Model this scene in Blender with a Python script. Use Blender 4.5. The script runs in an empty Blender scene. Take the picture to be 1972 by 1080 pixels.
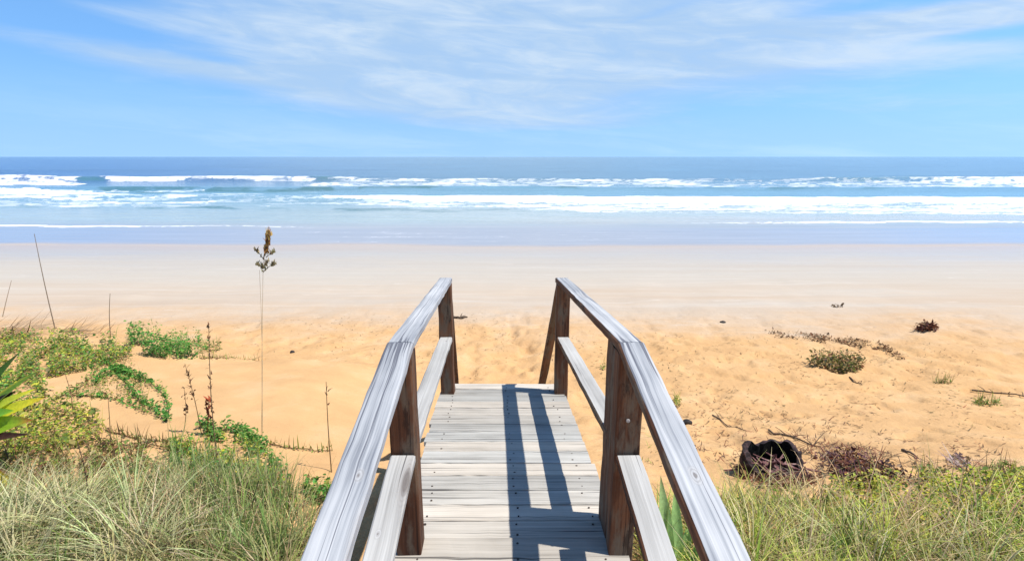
import bpy, math, random
import numpy as np
from mathutils import Vector

rng = np.random.default_rng(7)
random.seed(7)
scene = bpy.context.scene
COL = scene.collection
R = math.radians

# ------------------------------------------------------------------ camera
EYE = np.array([0.0, 0.0, 5.0])
F = 1000.0
PITCH = math.atan(238.0 / F)
CP, SP = math.cos(PITCH), math.sin(PITCH)
cam_d = bpy.data.cameras.new('camera')
cam_d.sensor_width = 36.0
cam_d.lens = 36.0 * F / 1972.0
cam_d.clip_start = 0.05
cam_d.clip_end = 60000.0
cam = bpy.data.objects.new('camera', cam_d)
COL.objects.link(cam)
cam.location = EYE
cam.rotation_euler = (math.pi / 2 - PITCH, 0, 0)
scene.camera = cam


def rays(px, py):
    a = (np.asarray(px, float) - 986.0) / F
    b = (540.0 - np.asarray(py, float)) / F
    return np.stack([a, CP + b * SP, -SP + b * CP], -1)


def to_px(x, y, z):
    dz = z - 5.0
    zc = y * CP - dz * SP
    up = dz * CP + y * SP
    return 986 + F * x / zc, 540 - F * up / zc


# ------------------------------------------------------------------ noise
def _hash(ix, iy, seed):
    h = (ix.astype(np.int64) * 374761393 + iy.astype(np.int64) * 668265263 + seed * 974711) & 0x7fffffff
    h = ((h ^ (h >> 13)) * 1274126177) & 0x7fffffff
    return ((h ^ (h >> 16)) & 0xffff) / 65535.0


def vnoise(x, y, seed=0):
    x = np.asarray(x, float); y = np.asarray(y, float)
    ix = np.floor(x); iy = np.floor(y)
    fx = x - ix; fy = y - iy
    fx = fx * fx * (3 - 2 * fx); fy = fy * fy * (3 - 2 * fy)
    a = _hash(ix, iy, seed); b = _hash(ix + 1, iy, seed)
    c = _hash(ix, iy + 1, seed); d = _hash(ix + 1, iy + 1, seed)
    return (a * (1 - fx) + b * fx) * (1 - fy) + (c * (1 - fx) + d * fx) * fy


def fbm(x, y, seed=0, oct=4):
    s = 0.0; a = 0.5; t = 0.0
    for k in range(oct):
        s = s + a * vnoise(np.asarray(x) * 2 ** k + 17.3 * k, np.asarray(y) * 2 ** k - 9.1 * k, seed + k)
        t += a; a *= 0.5
    return s / t


def sstep(a, b, x):
    t = np.clip((np.asarray(x, float) - a) / (b - a), 0, 1)
    return t * t * (3 - 2 * t)


# ------------------------------------------------------------------ terrain height
BY = [-60, 0, 3.0, 3.6, 5.0, 6.3, 7.3, 9, 13, 20, 29.5, 60, 400, 30000]
BZ = [2.9, 2.65, 2.5, 2.38, 1.92, 1.48, 1.24, 1.06, .78, .40, 0, -1.2, -9, -60]
LY = [-60, 0, 3.3, 6.0, 7.5, 8.0, 8.6, 9.3, 10, 13, 20, 29.5, 60, 400, 30000]
LZ = [2.9, 2.65, 2.48, 2.06, 1.84, 1.74, 1.45, 1.12, 1.0, .78, .40, 0, -1.2, -9, -60]


def h_smooth(x, y):
    x = np.asarray(x, float); y = np.asarray(y, float)
    crest = 8.0 + 1.7 * sstep(-4.2, -8.5, x) + 0.5 * (fbm(x * .5, 3.3 + 0 * x, 5, 2) - .5)
    ys = np.where(y < 15, y * (1 + (8.0 / crest - 1) * sstep(14.5, 9.5, y)), y)
    hb = np.interp(y + 0.5 * (fbm(x * .35, 1.7 + 0 * x, 2, 2) - .5) * sstep(14, 8, y), BY, BZ)
    hl = np.interp(ys, LY, LZ)
    w = sstep(-0.9, -2.9, x)
    h = hb * (1 - w) + hl * w
    near = sstep(26, 10, y)
    h = h + near * (fbm(x * .7, y * .7, 11, 3) - .5) * .16
    sw = np.exp(-((y - 29.0) / 6.0) ** 2)
    h = h + sw * ((vnoise(x / 9.0, 0 * x + 2.2, 91) - .5) * .06 + (vnoise(x / 2.6, 0 * x + 4.2, 92) - .5) * .022)
    return h


def h_full(x, y):
    h = h_smooth(x, y)
    near = sstep(16, 10, y)
    smooth_dune = sstep(-1.2, -2.2, x) * sstep(8.4, 7.9, y - 1.7 * sstep(-4.2, -8.5, x))
    rough = near * (1 - .85 * smooth_dune)
    n = fbm(x * 2.6, y * 2.6, 21, 3)
    h = h - rough * .06 * sstep(.50, .70, n) + rough * .02 * (fbm(x * 6, y * 6, 31, 2) - .5)
    # trodden path in front of the stairs
    path = np.exp(-((x + .1 - .02 * y) / .9) ** 2) * sstep(5.5, 7, y) * sstep(15, 11, y)
    h = h - path * (.04 + .10 * sstep(.45, .7, vnoise(x * 3.5, y * 3.0, 44)))
    return h


def ground(px, py):
    """points of the terrain seen at the given picture positions"""
    d = rays(px, py)
    d = d / d[:, 1:2]
    steps = 0.7 * 1.016 ** np.arange(270)
    out = np.zeros((len(d), 3))
    for s in range(0, len(d), 4000):
        dd = d[s:s + 4000]
        Y = np.broadcast_to(steps, (len(dd), len(steps)))
        X = dd[:, 0:1] * Y
        Z = 5.0 + dd[:, 2:3] * Y
        g = Z - h_smooth(X, Y)
        below = g < 0
        k = np.where(below.any(1), below.argmax(1), len(steps) - 1)
        k = np.maximum(k, 1)
        ii = np.arange(len(dd))
        g0 = g[ii, k - 1]; g1 = g[ii, k]
        t = np.clip(g0 / np.maximum(g0 - g1, 1e-9), 0, 1)
        y = steps[k - 1] + t * (steps[k] - steps[k - 1])
        x = dd[:, 0] * y
        out[s:s + 4000] = np.stack([x, y, h_full(x, y)], -1)
    return out


def G(px, py):
    return ground(np.array([px], float), np.array([py], float))[0]


# ------------------------------------------------------------------ object helpers
def tag(o, label=None, cat=None, group=None, kind=None):
    if label: o['label'] = label
    if cat: o['category'] = cat
    if group: o['group'] = group
    if kind: o['kind'] = kind
    return o


def mesh_obj(name, verts, faces, mat, parent=None, cols=None, wc=None, smooth=False, origin=None, matidx=None):
    verts = np.asarray(verts, float)
    if origin is not None:
        verts = verts - np.asarray(origin, float)
    me = bpy.data.meshes.new(name)
    if isinstance(faces, np.ndarray):
        faces = faces.tolist()
    me.from_pydata(verts.tolist(), [], faces)
    if cols is not None:
        a = me.color_attributes.new('col', 'FLOAT_COLOR', 'POINT')
        c = np.ones((len(verts), 4), np.float32); c[:, :3] = cols
        a.data.foreach_set('color', c.ravel())
    if wc is not None:
        a = me.attributes.new('wc', 'FLOAT_VECTOR', 'POINT')
        a.data.foreach_set('vector', np.asarray(wc, np.float32).ravel())
    for m in (mat if isinstance(mat, list) else [mat]):
        me.materials.append(m)
    if matidx is not None:
        me.polygons.foreach_set('material_index', np.asarray(matidx, np.int32))
    if smooth:
        me.polygons.foreach_set('use_smooth', np.ones(len(me.polygons), bool))
    me.update()
    o = bpy.data.objects.new(name, me)
    COL.objects.link(o)
    if origin is not None:
        o.location = origin
    if parent is not None:
        o.parent = parent
        o.location = (Vector(origin) if origin is not None else Vector((0, 0, 0))) - parent.location
    return o


def empty(name, loc):
    o = bpy.data.objects.new(name, None)
    o.empty_display_size = .1
    COL.objects.link(o)
    o.location = loc
    return o


class NT:
    def __init__(s, tree):
        s.t = tree; s.n = tree.nodes; s.l = tree.links
        s.n.clear()

    def add(s, typ, **kw):
        n = s.n.new(typ)
        for k, v in kw.items():
            if k == 'inp':
                for kk, vv in v.items():
                    if hasattr(vv, 'is_linked') or isinstance(vv, bpy.types.NodeSocket):
                        s.l.new(vv, n.inputs[kk])
                    else:
                        n.inputs[kk].default_value = vv
            else:
                setattr(n, k, v)
        return n

    def math(s, op, a, b=None, c=None, clamp=False):
        n = s.n.new('ShaderNodeMath'); n.operation = op; n.use_clamp = clamp
        for i, v in enumerate((a, b, c)):
            if v is None: continue
            if isinstance(v, (int, float)): n.inputs[i].default_value = v
            else: s.l.new(v, n.inputs[i])
        return n.outputs[0]

    def mix(s, fac, a, b, mode='MIX'):
        n = s.n.new('ShaderNodeMix'); n.data_type = 'RGBA'; n.blend_type = mode
        for i, v in ((0, fac), (6, a), (7, b)):
            if isinstance(v, (int, float)): n.inputs[i].default_value = v
            elif isinstance(v, tuple): n.inputs[i].default_value = (*v, 1) if len(v) == 3 else v
            else: s.l.new(v, n.inputs[i])
        return n.outputs[2]

    def ramp(s, fac, stops, interp='LINEAR'):
        n = s.n.new('ShaderNodeValToRGB'); s.l.new(fac, n.inputs[0])
        n.color_ramp.interpolation = interp
        e = n.color_ramp.elements
        while len(e) > 1: e.remove(e[0])
        for i, (p, c) in enumerate(stops):
            q = e[0] if i == 0 else e.new(p)
            q.position = p
            if isinstance(c, (int, float)): c = (c, c, c)
            q.color = (*c, 1)
        return n.outputs[0]

    def smooth(s, v, a, b):
        n = s.n.new('ShaderNodeMapRange'); n.interpolation_type = 'SMOOTHSTEP'
        s.l.new(v, n.inputs[0]); n.inputs[1].default_value = a; n.inputs[2].default_value = b
        n.inputs[3].default_value = 0; n.inputs[4].default_value = 1
        return n.outputs[0]

    def scale(s, vec, k):
        n = s.n.new('ShaderNodeVectorMath'); n.operation = 'MULTIPLY'
        s.l.new(vec, n.inputs[0]); n.inputs[1].default_value = k
        return n.outputs[0]

    def noise(s, vec, scale=1.0, detail=4.0, rough=.55, dist=0.0):
        n = s.n.new('ShaderNodeTexNoise')
        if vec is not None: s.l.new(vec, n.inputs['Vector'])
        n.inputs['Scale'].default_value = scale; n.inputs['Detail'].default_value = detail
        n.inputs['Roughness'].default_value = rough; n.inputs['Distortion'].default_value = dist
        return n.outputs['Fac']

    def voro(s, vec, scale=1.0, feature='F1'):
        n = s.n.new('ShaderNodeTexVoronoi'); n.feature = feature
        s.l.new(vec, n.inputs['Vector']); n.inputs['Scale'].default_value = scale
        return n.outputs['Distance']


def new_mat(name):
    m = bpy.data.materials.new(name); m.use_nodes = True
    return m, NT(m.node_tree)


def finish(t, color, rough=.8, normal=None, spec=.3, translucent=0.0):
    out = t.add('ShaderNodeOutputMaterial')
    p = t.add('ShaderNodeBsdfPrincipled')
    for k, v in (('Base Color', color), ('Roughness', rough), ('Specular IOR Level', spec)):
        if isinstance(v, bpy.types.NodeSocket): t.l.new(v, p.inputs[k])
        elif isinstance(v, tuple): p.inputs[k].default_value = (*v, 1)
        else: p.inputs[k].default_value = v
    if normal is not None: t.l.new(normal, p.inputs['Normal'])
    if translucent > 0:
        tr = t.add('ShaderNodeBsdfTranslucent')
        t.l.new(color, tr.inputs['Color'])
        mx = t.add('ShaderNodeMixShader'); mx.inputs[0].default_value = translucent
        t.l.new(p.outputs[0], mx.inputs[1]); t.l.new(tr.outputs[0], mx.inputs[2])
        t.l.new(mx.outputs[0], out.inputs[0])
    else:
        t.l.new(p.outputs[0], out.inputs[0])
    return p


def bump(t, h, strength=.5, dist=.02, normal=None):
    n = t.add('ShaderNodeBump'); n.inputs['Strength'].default_value = strength
    n.inputs['Distance'].default_value = dist
    t.l.new(h, n.inputs['Height'])
    if normal is not None: t.l.new(normal, n.inputs['Normal'])
    return n.outputs[0]


# ------------------------------------------------------------------ materials
def wood_mat(name, dark, mid, light, crack=(.05, .045, .045), knots=True, tone=False, crack_at=.63, stain=None, bs=.35, end_k=0.0, ends_list=None):
    m, t = new_mat(name)
    wc = t.add('ShaderNodeAttribute', attribute_name='wc').outputs['Vector']
    # knots bend the grain around them
    kv = t.voro(t.scale(wc, (1.25, 6.0, 2.0)))
    knot = t.smooth(kv, .26, .06) if knots else None
    sx = t.add('ShaderNodeSeparateXYZ', inp={0: wc})
    bend = t.math('MULTIPLY', t.smooth(kv, .42, .0), .018) if knots else t.math('MULTIPLY', sx.outputs[0], 0.0)
    wob = t.math('MULTIPLY', t.math('SUBTRACT', t.noise(t.scale(wc, (1.2, 2.0, 2.0)), 1, 2), .5), .012)
    yy = t.math('ADD', t.math('ADD', sx.outputs[1], bend), wob)
    cv = t.add('ShaderNodeCombineXYZ', inp={0: sx.outputs[0], 1: yy, 2: sx.outputs[2]}).outputs[0]
    g1 = t.noise(t.scale(cv, (1.1, 95, 60)), 1, 5, .6)
    g2 = t.noise(t.scale(cv, (.6, 30, 20)), 1, 4, .6)
    g3 = t.noise(t.scale(wc, (2.2, 5, 5)), 1, 3, .5)
    g = t.math('ADD', t.math('ADD', t.math('MULTIPLY', g1, .45), t.math('MULTIPLY', g2, .4)), t.math('MULTIPLY', g3, .3))
    col = t.ramp(g, [(.42, dark), (.55, mid), (.69, light)])
    if ends_list:
        g_ = t.add('ShaderNodeAttribute', attribute_name='col').outputs['Color']
        sg = t.add('ShaderNodeSeparateColor', inp={0: g_})
        for (ks, ka, kr) in ends_list:
            dx = t.math('MULTIPLY', t.math('SUBTRACT', sg.outputs[1], ks), .5)
            dy = t.math('SUBTRACT', sg.outputs[2], ka + .5)
            dd = t.math('SQRT', t.math('ADD', t.math('MULTIPLY', dx, dx), t.math('MULTIPLY', dy, dy)))
            dd = t.math('ADD', dd, t.math('MULTIPLY', t.math('SUBTRACT', g2, .5), .016))
            rg = t.math('ADD', .5, t.math('MULTIPLY', t.math('SINE', t.math('MULTIPLY', dd, 900)), .5))
            kcol = t.mix(rg, (.32, .305, .295), (.47, .46, .45))
            col = t.mix(t.math('MULTIPLY', t.smooth(dd, kr * 1.6, kr * .8), .65), col, kcol)
            col = t.mix(t.math('MULTIPLY', t.smooth(dd, kr * .42, kr * .25), .7), col, (.13, .11, .10))
    if stain:
        st = t.noise(t.scale(wc, (2.6, 9, 9)), 1, 5, .65)
        col = t.mix(t.smooth(st, .47, .62), col, stain)
        st2 = t.noise(t.scale(wc, (4.5, 14, 14)), 1, 5, .7)
        col = t.mix(t.math('MULTIPLY', t.smooth(st2, .55, .66), .7), col, (.022, .012, .008))
    cr = t.noise(t.scale(cv, (.8, 80, 20)), 1, 3, .5)
    if not tone:
        en = t.add('ShaderNodeAttribute', attribute_name='col').outputs['Color']
        en = t.add('ShaderNodeSeparateColor', inp={0: en}).outputs[0]
        cr = t.math('ADD', cr, t.math('MULTIPLY', t.math('MINIMUM', en, 1.0), end_k))
    crm = t.smooth(cr, crack_at, crack_at + .07)
    col = t.mix(t.math('MULTIPLY', crm, .8), col, crack)
    if knots:
        ring = t.math('ABSOLUTE', t.math('SINE', t.math('MULTIPLY', kv, 95)))
        kc = t.mix(t.math('MULTIPLY', ring, .6), (.22, .19, .17), (.42, .40, .38))
        col = t.mix(t.math('MULTIPLY', knot, .55), col, kc)
        core = t.smooth(kv, .13, .06)
        col = t.mix(t.math('MULTIPLY', core, .75), col, (.12, .10, .09))
    if tone:
        tn = t.add('ShaderNodeAttribute', attribute_name='col').outputs['Color']
        col = t.mix(1.0, col, tn, 'MULTIPLY')
    hgt = t.math('SUBTRACT', g1, t.math('MULTIPLY', crm, 1.2))
    finish(t, col, .82, bump(t, hgt, bs, .004), .25)
    return m


M_RAIL = wood_mat('weathered_grey_wood', (.13, .14, .165), (.34, .35, .365), (.52, .52, .52), crack=(.07, .075, .10), end_k=.14, crack_at=.60, ends_list=[(2.70, .012, .015), (.9, -.02, .012), (1.62, .025, .011), (5.55, -.022, .013), (6.9, .018, .012), (8.1, -.01, .012)])
M_MID = wood_mat('weathered_mid_rail_wood', (.29, .28, .265), (.40, .39, .37), (.50, .49, .465), crack_at=.66, ends_list=[(2.15, .01, .011), (3.6, -.02, .010), (6.1, .015, .010), (7.2, -.02, .010)])
M_DECK = wood_mat('weathered_deck_wood', (.26, .24, .21), (.455, .425, .375), (.57, .535, .475), knots=False, tone=True, crack_at=.61, bs=.5)
M_POST = wood_mat('brown_post_wood', (.04, .015, .008), (.10, .040, .019), (.19, .09, .045), crack=(.015, .008, .006), knots=False, crack_at=.64, stain=(.13, .095, .065))


def leaf_mat(name, translucent=.35, rough=.5):
    m, t = new_mat(name)
    c = t.add('ShaderNodeAttribute', attribute_name='col').outputs['Color']
    pos = t.add('ShaderNodeNewGeometry').outputs['Position']
    n = t.noise(pos, 40, 2)
    c2 = t.mix(1.0, c, t.ramp(n, [(.3, (.84, .80, .64)), (.7, (1.2, 1.13, .92))]), 'MULTIPLY')
    finish(t, c2, rough, None, .3, translucent)
    return m


M_LEAF = leaf_mat('leaf')
M_GRASS = leaf_mat('grass_blade', .3, .6)
M_DRY = leaf_mat('dry_plant', .1, .8)


def sand_mat():
    m, t = new_mat('sand')
    pos = t.add('ShaderNodeNewGeometry').outputs['Position']
    s = t.add('ShaderNodeSeparateXYZ', inp={0: pos})
    X, Y, Z = s.outputs
    n_b = t.noise(t.scale(pos, (.22, .6, 1)), 1, 4, .6)
    n_m = t.noise(pos, 1.6, 4, .6)
    n_f = t.noise(pos, 14, 4, .65)
    n_g = t.noise(pos, 160, 2, .7)
    dry = t.ramp(n_m, [(.3, (.545, .325, .15)), (.52, (.60, .365, .17)), (.75, (.645, .42, .22))])
    dry = t.mix(1.0, dry, t.ramp(n_g, [(.25, .86), (.75, 1.1)]), 'MULTIPLY')
    dry = t.mix(t.math('MULTIPLY', t.smooth(n_f, .60, .72), .35), dry, (.42, .25, .13))
    pale = t.ramp(t.noise(t.scale(pos, (.10, 1.1, 1)), 1, 5, .6), [(.3, (.47, .365, .27)), (.5, (.49, .40, .31)), (.72, (.49, .43, .36))])
    edge = t.math('ADD', Y, t.math('MULTIPLY', t.math('ADD', t.math('SUBTRACT', n_b, .5), t.math('MULTIPLY', t.math('SUBTRACT', n_m, .5), .45)), 4.5))
    edge = t.math('ADD', edge, t.math('MULTIPLY', X, .045))
    f1 = t.smooth(edge, 10.6, 15.5)
    col = t.mix(f1, dry, pale)
    grey = t.smooth(Y, 15.5, 21.0)
    col = t.mix(t.math('MULTIPLY', grey, .75), col, (.445, .41, .355))
    sw = t.noise(t.scale(pos, (.035, .75, 1)), 1, 4, .55, .4)
    col = t.mix(t.math('MULTIPLY', t.math('MULTIPLY', t.smooth(sw, .54, .64), f1), .22), col, (.41, .33, .26))
    sw2 = t.noise(t.scale(pos, (.05, 1.6, 2)), 1, 3, .55, .8)
    ln = t.math('MULTIPLY', t.smooth(sw2, .490, .5), t.smooth(sw2, .512, .502))
    col = t.mix(t.math('MULTIPLY', t.math('MULTIPLY', ln, f1), .35), col, (.60, .54, .47))
    tan = t.smooth(t.math('ADD', Y, t.math('MULTIPLY', t.math('SUBTRACT', n_b, .5), 3.0)), 26.0, 29.0)
    col = t.mix(t.math('MULTIPLY', tan, .65), col, (.50, .37, .27))
    wet = t.smooth(t.math('ADD', Y, t.math('MULTIPLY', t.math('SUBTRACT', n_b, .5), 6.0)), 17.0, 28.5)
    rough = t.math('SUBTRACT', .95, t.math('MULTIPLY', wet, .66))
    dim = t.voro(t.scale(pos, (1, 1, .3)), 4.2)
    dry_f = t.math('SUBTRACT', 1.0, t.smooth(Y, 12.0, 17.0))
    smooth_d = t.math('MULTIPLY', t.smooth(X, -1.2, -2.4), t.smooth(Y, 8.8, 8.0))
    amp = t.math('MULTIPLY', dry_f, t.math('SUBTRACT', 1.0, t.math('MULTIPLY', smooth_d, .85)))
    hh = t.math('MULTIPLY', t.math('ADD', t.math('MULTIPLY', t.smooth(dim, .02, .42), .5), t.math('MULTIPLY', n_f, .9)), amp)
    rip = t.add('ShaderNodeTexWave', wave_type='BANDS', bands_direction='DIAGONAL', inp={'Vector': pos, 'Scale': 3.2, 'Distortion': 5.0, 'Detail': 3.0, 'Detail Scale': .6}).outputs['Fac']
    rm = t.math('MULTIPLY', t.math('MULTIPLY', dry_f, smooth_d), .05)
    hh = t.math('ADD', hh, t.math('MULTIPLY', rip, rm))
    hh = t.math('ADD', hh, t.math('MULTIPLY', n_g, .08))
    spec = t.math('ADD', .1, t.math('MULTIPLY', wet, .5))
    finish(t, col, rough, bump(t, hh, .6, .045), spec)
    return m


M_SAND = sand_mat()


def sea_mat():
    m, t = new_mat('sea_water')
    c = t.add('ShaderNodeAttribute', attribute_name='col').outputs['Color']
    fo = t.add('ShaderNodeAttribute', attribute_name='wc').outputs['Vector']
    s = t.add('ShaderNodeSeparateXYZ', inp={0: fo})
    foam, calm, face = s.outputs
    pos = t.add('ShaderNodeNewGeometry').outputs['Position']
    n1 = t.noise(t.scale(pos, (.35, .9, 1)), 1, 5, .62)
    n2 = t.noise(t.scale(pos, (.05, .14, 1)), 1, 4, .6)
    h = t.math('ADD', n1, t.math('MULTIPLY', n2, 2.0))
    h = t.math('MULTIPLY', h, t.math('SUBTRACT', 1.0, t.math('MULTIPLY', calm, .97)))
    fn = t.noise(t.scale(pos, (.5, 1.5, 1)), 1, 5, .7)
    fm = t.smooth(t.math('ADD', foam, t.math('MULTIPLY', t.math('SUBTRACT', fn, .5), .9)), .22, .88)
    fcol = t.ramp(t.noise(t.scale(pos, (.25, 1.1, 1)), 1, 4, .65), [(.32, (.62, .655, .70)), (.58, (.86, .865, .87))])
    col = t.mix(fm, c, fcol)
    rough = t.math('ADD', .12, t.math('MULTIPLY', fm, .8))
    spec = t.math('MULTIPLY', t.math('SUBTRACT', 1.0, fm), t.math('SUBTRACT', t.math('SUBTRACT', .42, t.math('MULTIPLY', calm, .14)), t.math('MULTIPLY', face, .36)))
    finish(t, col, rough, bump(t, h, .75, .40), spec)
    # the last few centimetres of water are thin and rippled: less of a mirror
    pb = [n for n in t.n if n.type == 'BSDF_PRINCIPLED'][0]
    al = [n for n in t.n if n.type == 'ATTRIBUTE' and n.attribute_name == 'col'][0].outputs['Alpha']
    ed = t.math('SUBTRACT', 1.0, al)
    t.l.new(t.math('MINIMUM', t.math('ADD', rough, t.math('MULTIPLY', ed, .55)), 1.0), pb.inputs['Roughness'])
    t.l.new(t.math('MULTIPLY', spec, t.math('SUBTRACT', 1.0, t.math('MULTIPLY', ed, .75))), pb.inputs['Specular IOR Level'])
    return m


M_SEA = sea_mat()


def simple_mat(name, stops, scale=8, rough=.85, bs=.5, bd=.01, spec=.25):
    m, t = new_mat(name)
    pos = t.add('ShaderNodeNewGeometry').outputs['Position']
    n = t.noise(pos, scale, 5, .6)
    finish(t, t.ramp(n, stops), rough, bump(t, n, bs, bd), spec)
    return m


M_CHAR = simple_mat('charred_wood', [(.3, (.010, .008, .008)), (.5, (.03, .02, .021)), (.68, (.12, .065, .06))], 22, .8, .8, .02)
M_CHARIN = simple_mat('charred_hollow', [(.35, (.006, .006, .006)), (.7, (.015, .016, .014))], 25, .95, .6, .01, .05)
M_SPLINTER = simple_mat('reddish_bark', [(.3, (.07, .03, .03)), (.52, (.20, .09, .085)), (.7, (.40, .27, .25))], 30, .85)
M_STICK = simple_mat('driftwood', [(.3, (.05, .035, .025)), (.7, (.17, .12, .08))], 30, .85)
M_STONE = simple_mat('dark_stone', [(.3, (.015, .013, .012)), (.7, (.06, .05, .045))], 20, .7)
M_BOLT = simple_mat('galvanised_bolt', [(.3, (.18, .16, .15)), (.7, (.42, .40, .39))], 90, .45, .3, .002, .5)
M_NAIL = simple_mat('rusty_nail', [(.3, (.03, .022, .02)), (.7, (.10, .07, .055))], 60, .7)

# ------------------------------------------------------------------ world and sun
SUN = Vector((.455, -.085, 1.0)).normalized()
world = bpy.data.worlds.new('World')
scene.world = world
world.use_nodes = True
W = NT(world.node_tree)
sky = W.add('ShaderNodeTexSky', sky_type='NISHITA')
sky.sun_disc = False
sky.sun_elevation = math.asin(SUN.z)
sky.sun_rotation = math.atan2(SUN.x, SUN.y)
sky.altitude = 0; sky.air_density = 1.0; sky.dust_density = .3; sky.ozone_density = 2.0
gen = W.add('ShaderNodeTexCoord').outputs['Generated']
sp = W.add('ShaderNodeSeparateXYZ', inp={0: gen})
lift = W.math('ADD', W.math('MULTIPLY', sp.outputs[2], .62), .20)
W.l.new(W.add('ShaderNodeVectorMath', operation='NORMALIZE', inp={0: W.add('ShaderNodeCombineXYZ', inp={0: sp.outputs[0], 1: sp.outputs[1], 2: lift}).outputs[0]}).outputs[0], sky.inputs[0])
U = W.math('ARCTAN2', sp.outputs[0], sp.outputs[1])
V = W.math('ARCSINE', sp.outputs[2])


def puv(px, py):
    d = rays(px, py)
    return math.atan2(d[0], d[1]), math.atan2(d[2], math.hypot(d[0], d[1]))


def gauss(px, py, sx_, sy_, tilt=0.0):
    u0, v0 = puv(px, py)
    du = W.math('SUBTRACT', U, u0)
    dv = W.math('SUBTRACT', W.math('SUBTRACT', V, v0), W.math('MULTIPLY', du, tilt))
    a = W.math('POWER', W.math('ABSOLUTE', W.math('DIVIDE', du, sx_)), 2.0)
    b = W.math('POWER', W.math('ABSOLUTE', W.math('DIVIDE', dv, sy_)), 2.0)
    return W.math('EXPONENT', W.math('MULTIPLY', W.math('ADD', a, b), -1.0))


cuv = W.add('ShaderNodeCombineXYZ', inp={0: W.math('MULTIPLY', U, 2.2), 1: W.math('ADD', W.math('MULTIPLY', V, 17.0), W.math('MULTIPLY', U, 1.2)), 2: 0.0}).outputs[0]
cn1 = W.noise(cuv, 1.0, 6, .55, .6)
cuv2 = W.add('ShaderNodeCombineXYZ', inp={0: W.math('MULTIPLY', U, 4.0), 1: W.math('SUBTRACT', W.math('MULTIPLY', V, 32.0), W.math('MULTIPLY', U, 2.0)), 2: 3.0}).outputs[0]
cn2 = W.noise(cuv2, 1.0, 5, .6, .8)
parts = [(gauss(930, 60, .42, .135), 1.25), (gauss(880, 190, .27, .055), .70), (gauss(1480, 85, .36, .062, -.02), 1.0), (gauss(1900, 30, .20, .035), .55),
         (gauss(450, 60, .26, .07), .35), (gauss(250, 108, .30, .020, -.10), .80), (gauss(240, 25, .14, .016, -.05), .35), (gauss(560, 137, .06, .010), .45),
         (gauss(1750, 215, .40, .022), .38), (gauss(1150, 240, .16, .016), .30),
         (gauss(60, 30, .22, .05), -.55), (gauss(1935, 62, .13, .010, .02), -.75), (gauss(1300, 82, .16, .008, -.02), -.42), (gauss(1190, 50, .13, .007, .25), -.35),
         (gauss(1700, 10, .14, .012), -.6), (gauss(700, 55, .10, .03), -.22), (gauss(430, 118, .09, .007, -.12), -.35)]
acc = None
for g_, k_ in parts:
    v_ = W.math('MULTIPLY', g_, k_)
    acc = v_ if acc is None else W.math('ADD', acc, v_)
mask = W.math('ADD', acc, W.math('ADD', W.math('MULTIPLY', W.math('SUBTRACT', cn1, .5), 1.0), W.math('MULTIPLY', W.math('SUBTRACT', cn2, .5), .45)))
cuv3 = W.add('ShaderNodeCombineXYZ', inp={0: W.math('MULTIPLY', U, 8.0), 1: W.math('ADD', W.math('MULTIPLY', V, 38.0), W.math('MULTIPLY', U, 3.0)), 2: 7.0}).outputs[0]
cn3 = W.noise(cuv3, 1.0, 6, .62, 1.2)
mask = W.math('MULTIPLY', W.smooth(mask, .05, 1.05), W.smooth(V, .005, .06))
mask = W.math('MULTIPLY', mask, W.math('ADD', .84, W.math('MULTIPLY', W.smooth(cn3, .28, .70), .18)))
hz = W.math('MULTIPLY', W.math('EXPONENT', W.math('MULTIPLY', W.math('POWER', W.math('DIVIDE', V, .085), 2.0), -1.0)), .50)
mask = W.math('MAXIMUM', mask, hz)
SKYS = .15
tint = W.add('ShaderNodeHueSaturation')
tint.inputs['Saturation'].default_value = 1.14
tint.inputs['Value'].default_value = 1.0
W.l.new(sky.outputs[0], tint.inputs['Color'])
CLOUDA = (2.7, 3.75, 5.1); CLOUDB = (3.9, 4.65, 5.45)
CLOUD = W.mix(W.smooth(W.math('ADD', W.math('MULTIPLY', cn1, .75), W.math('MULTIPLY', cn3, .25)), .42, .66), CLOUDA, CLOUDB)
blue = W.mix(1.0, tint.outputs[0], (1.0, 1.19, 1.28), 'MULTIPLY')
zen = W.math('SUBTRACT', 1.0, W.math('MULTIPLY', W.smooth(V, .32, .75), .45))
zc3 = W.add('ShaderNodeCombineXYZ', inp={0: zen, 1: zen, 2: zen}).outputs[0]
blue = W.mix(1.0, blue, zc3, 'MULTIPLY')
wcol = W.mix(W.math('MULTIPLY', mask, .88), blue, CLOUD)
bg = W.add('ShaderNodeBackground', inp={'Color': wcol, 'Strength': SKYS})
wo = W.add('ShaderNodeOutputWorld')
W.l.new(bg.outputs[0], wo.inputs[0])

sun_d = bpy.data.lights.new('sun', 'SUN')
sun_d.energy = 5.0
sun_d.angle = R(.5)
sun_d.color = (1.0, .955, .88)
sun = bpy.data.objects.new('sun', sun_d)
COL.objects.link(sun)
sun.rotation_euler = SUN.to_track_quat('Z', 'Y').to_euler()
sun.location = (10, -2, 30)

vs = scene.view_settings
vs.view_transform = 'Standard'; vs.look = 'None'; vs.exposure = 0.22; vs.gamma = 1.0
vs.use_curve_mapping = False

# ------------------------------------------------------------------ beach terrain (one sheet)
def axis(segs):
    out = []
    for a, b, n in segs:
        out.append(np.linspace(a, b, n, endpoint=False))
    return np.concatenate(out + [[segs[-1][1]]])


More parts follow.
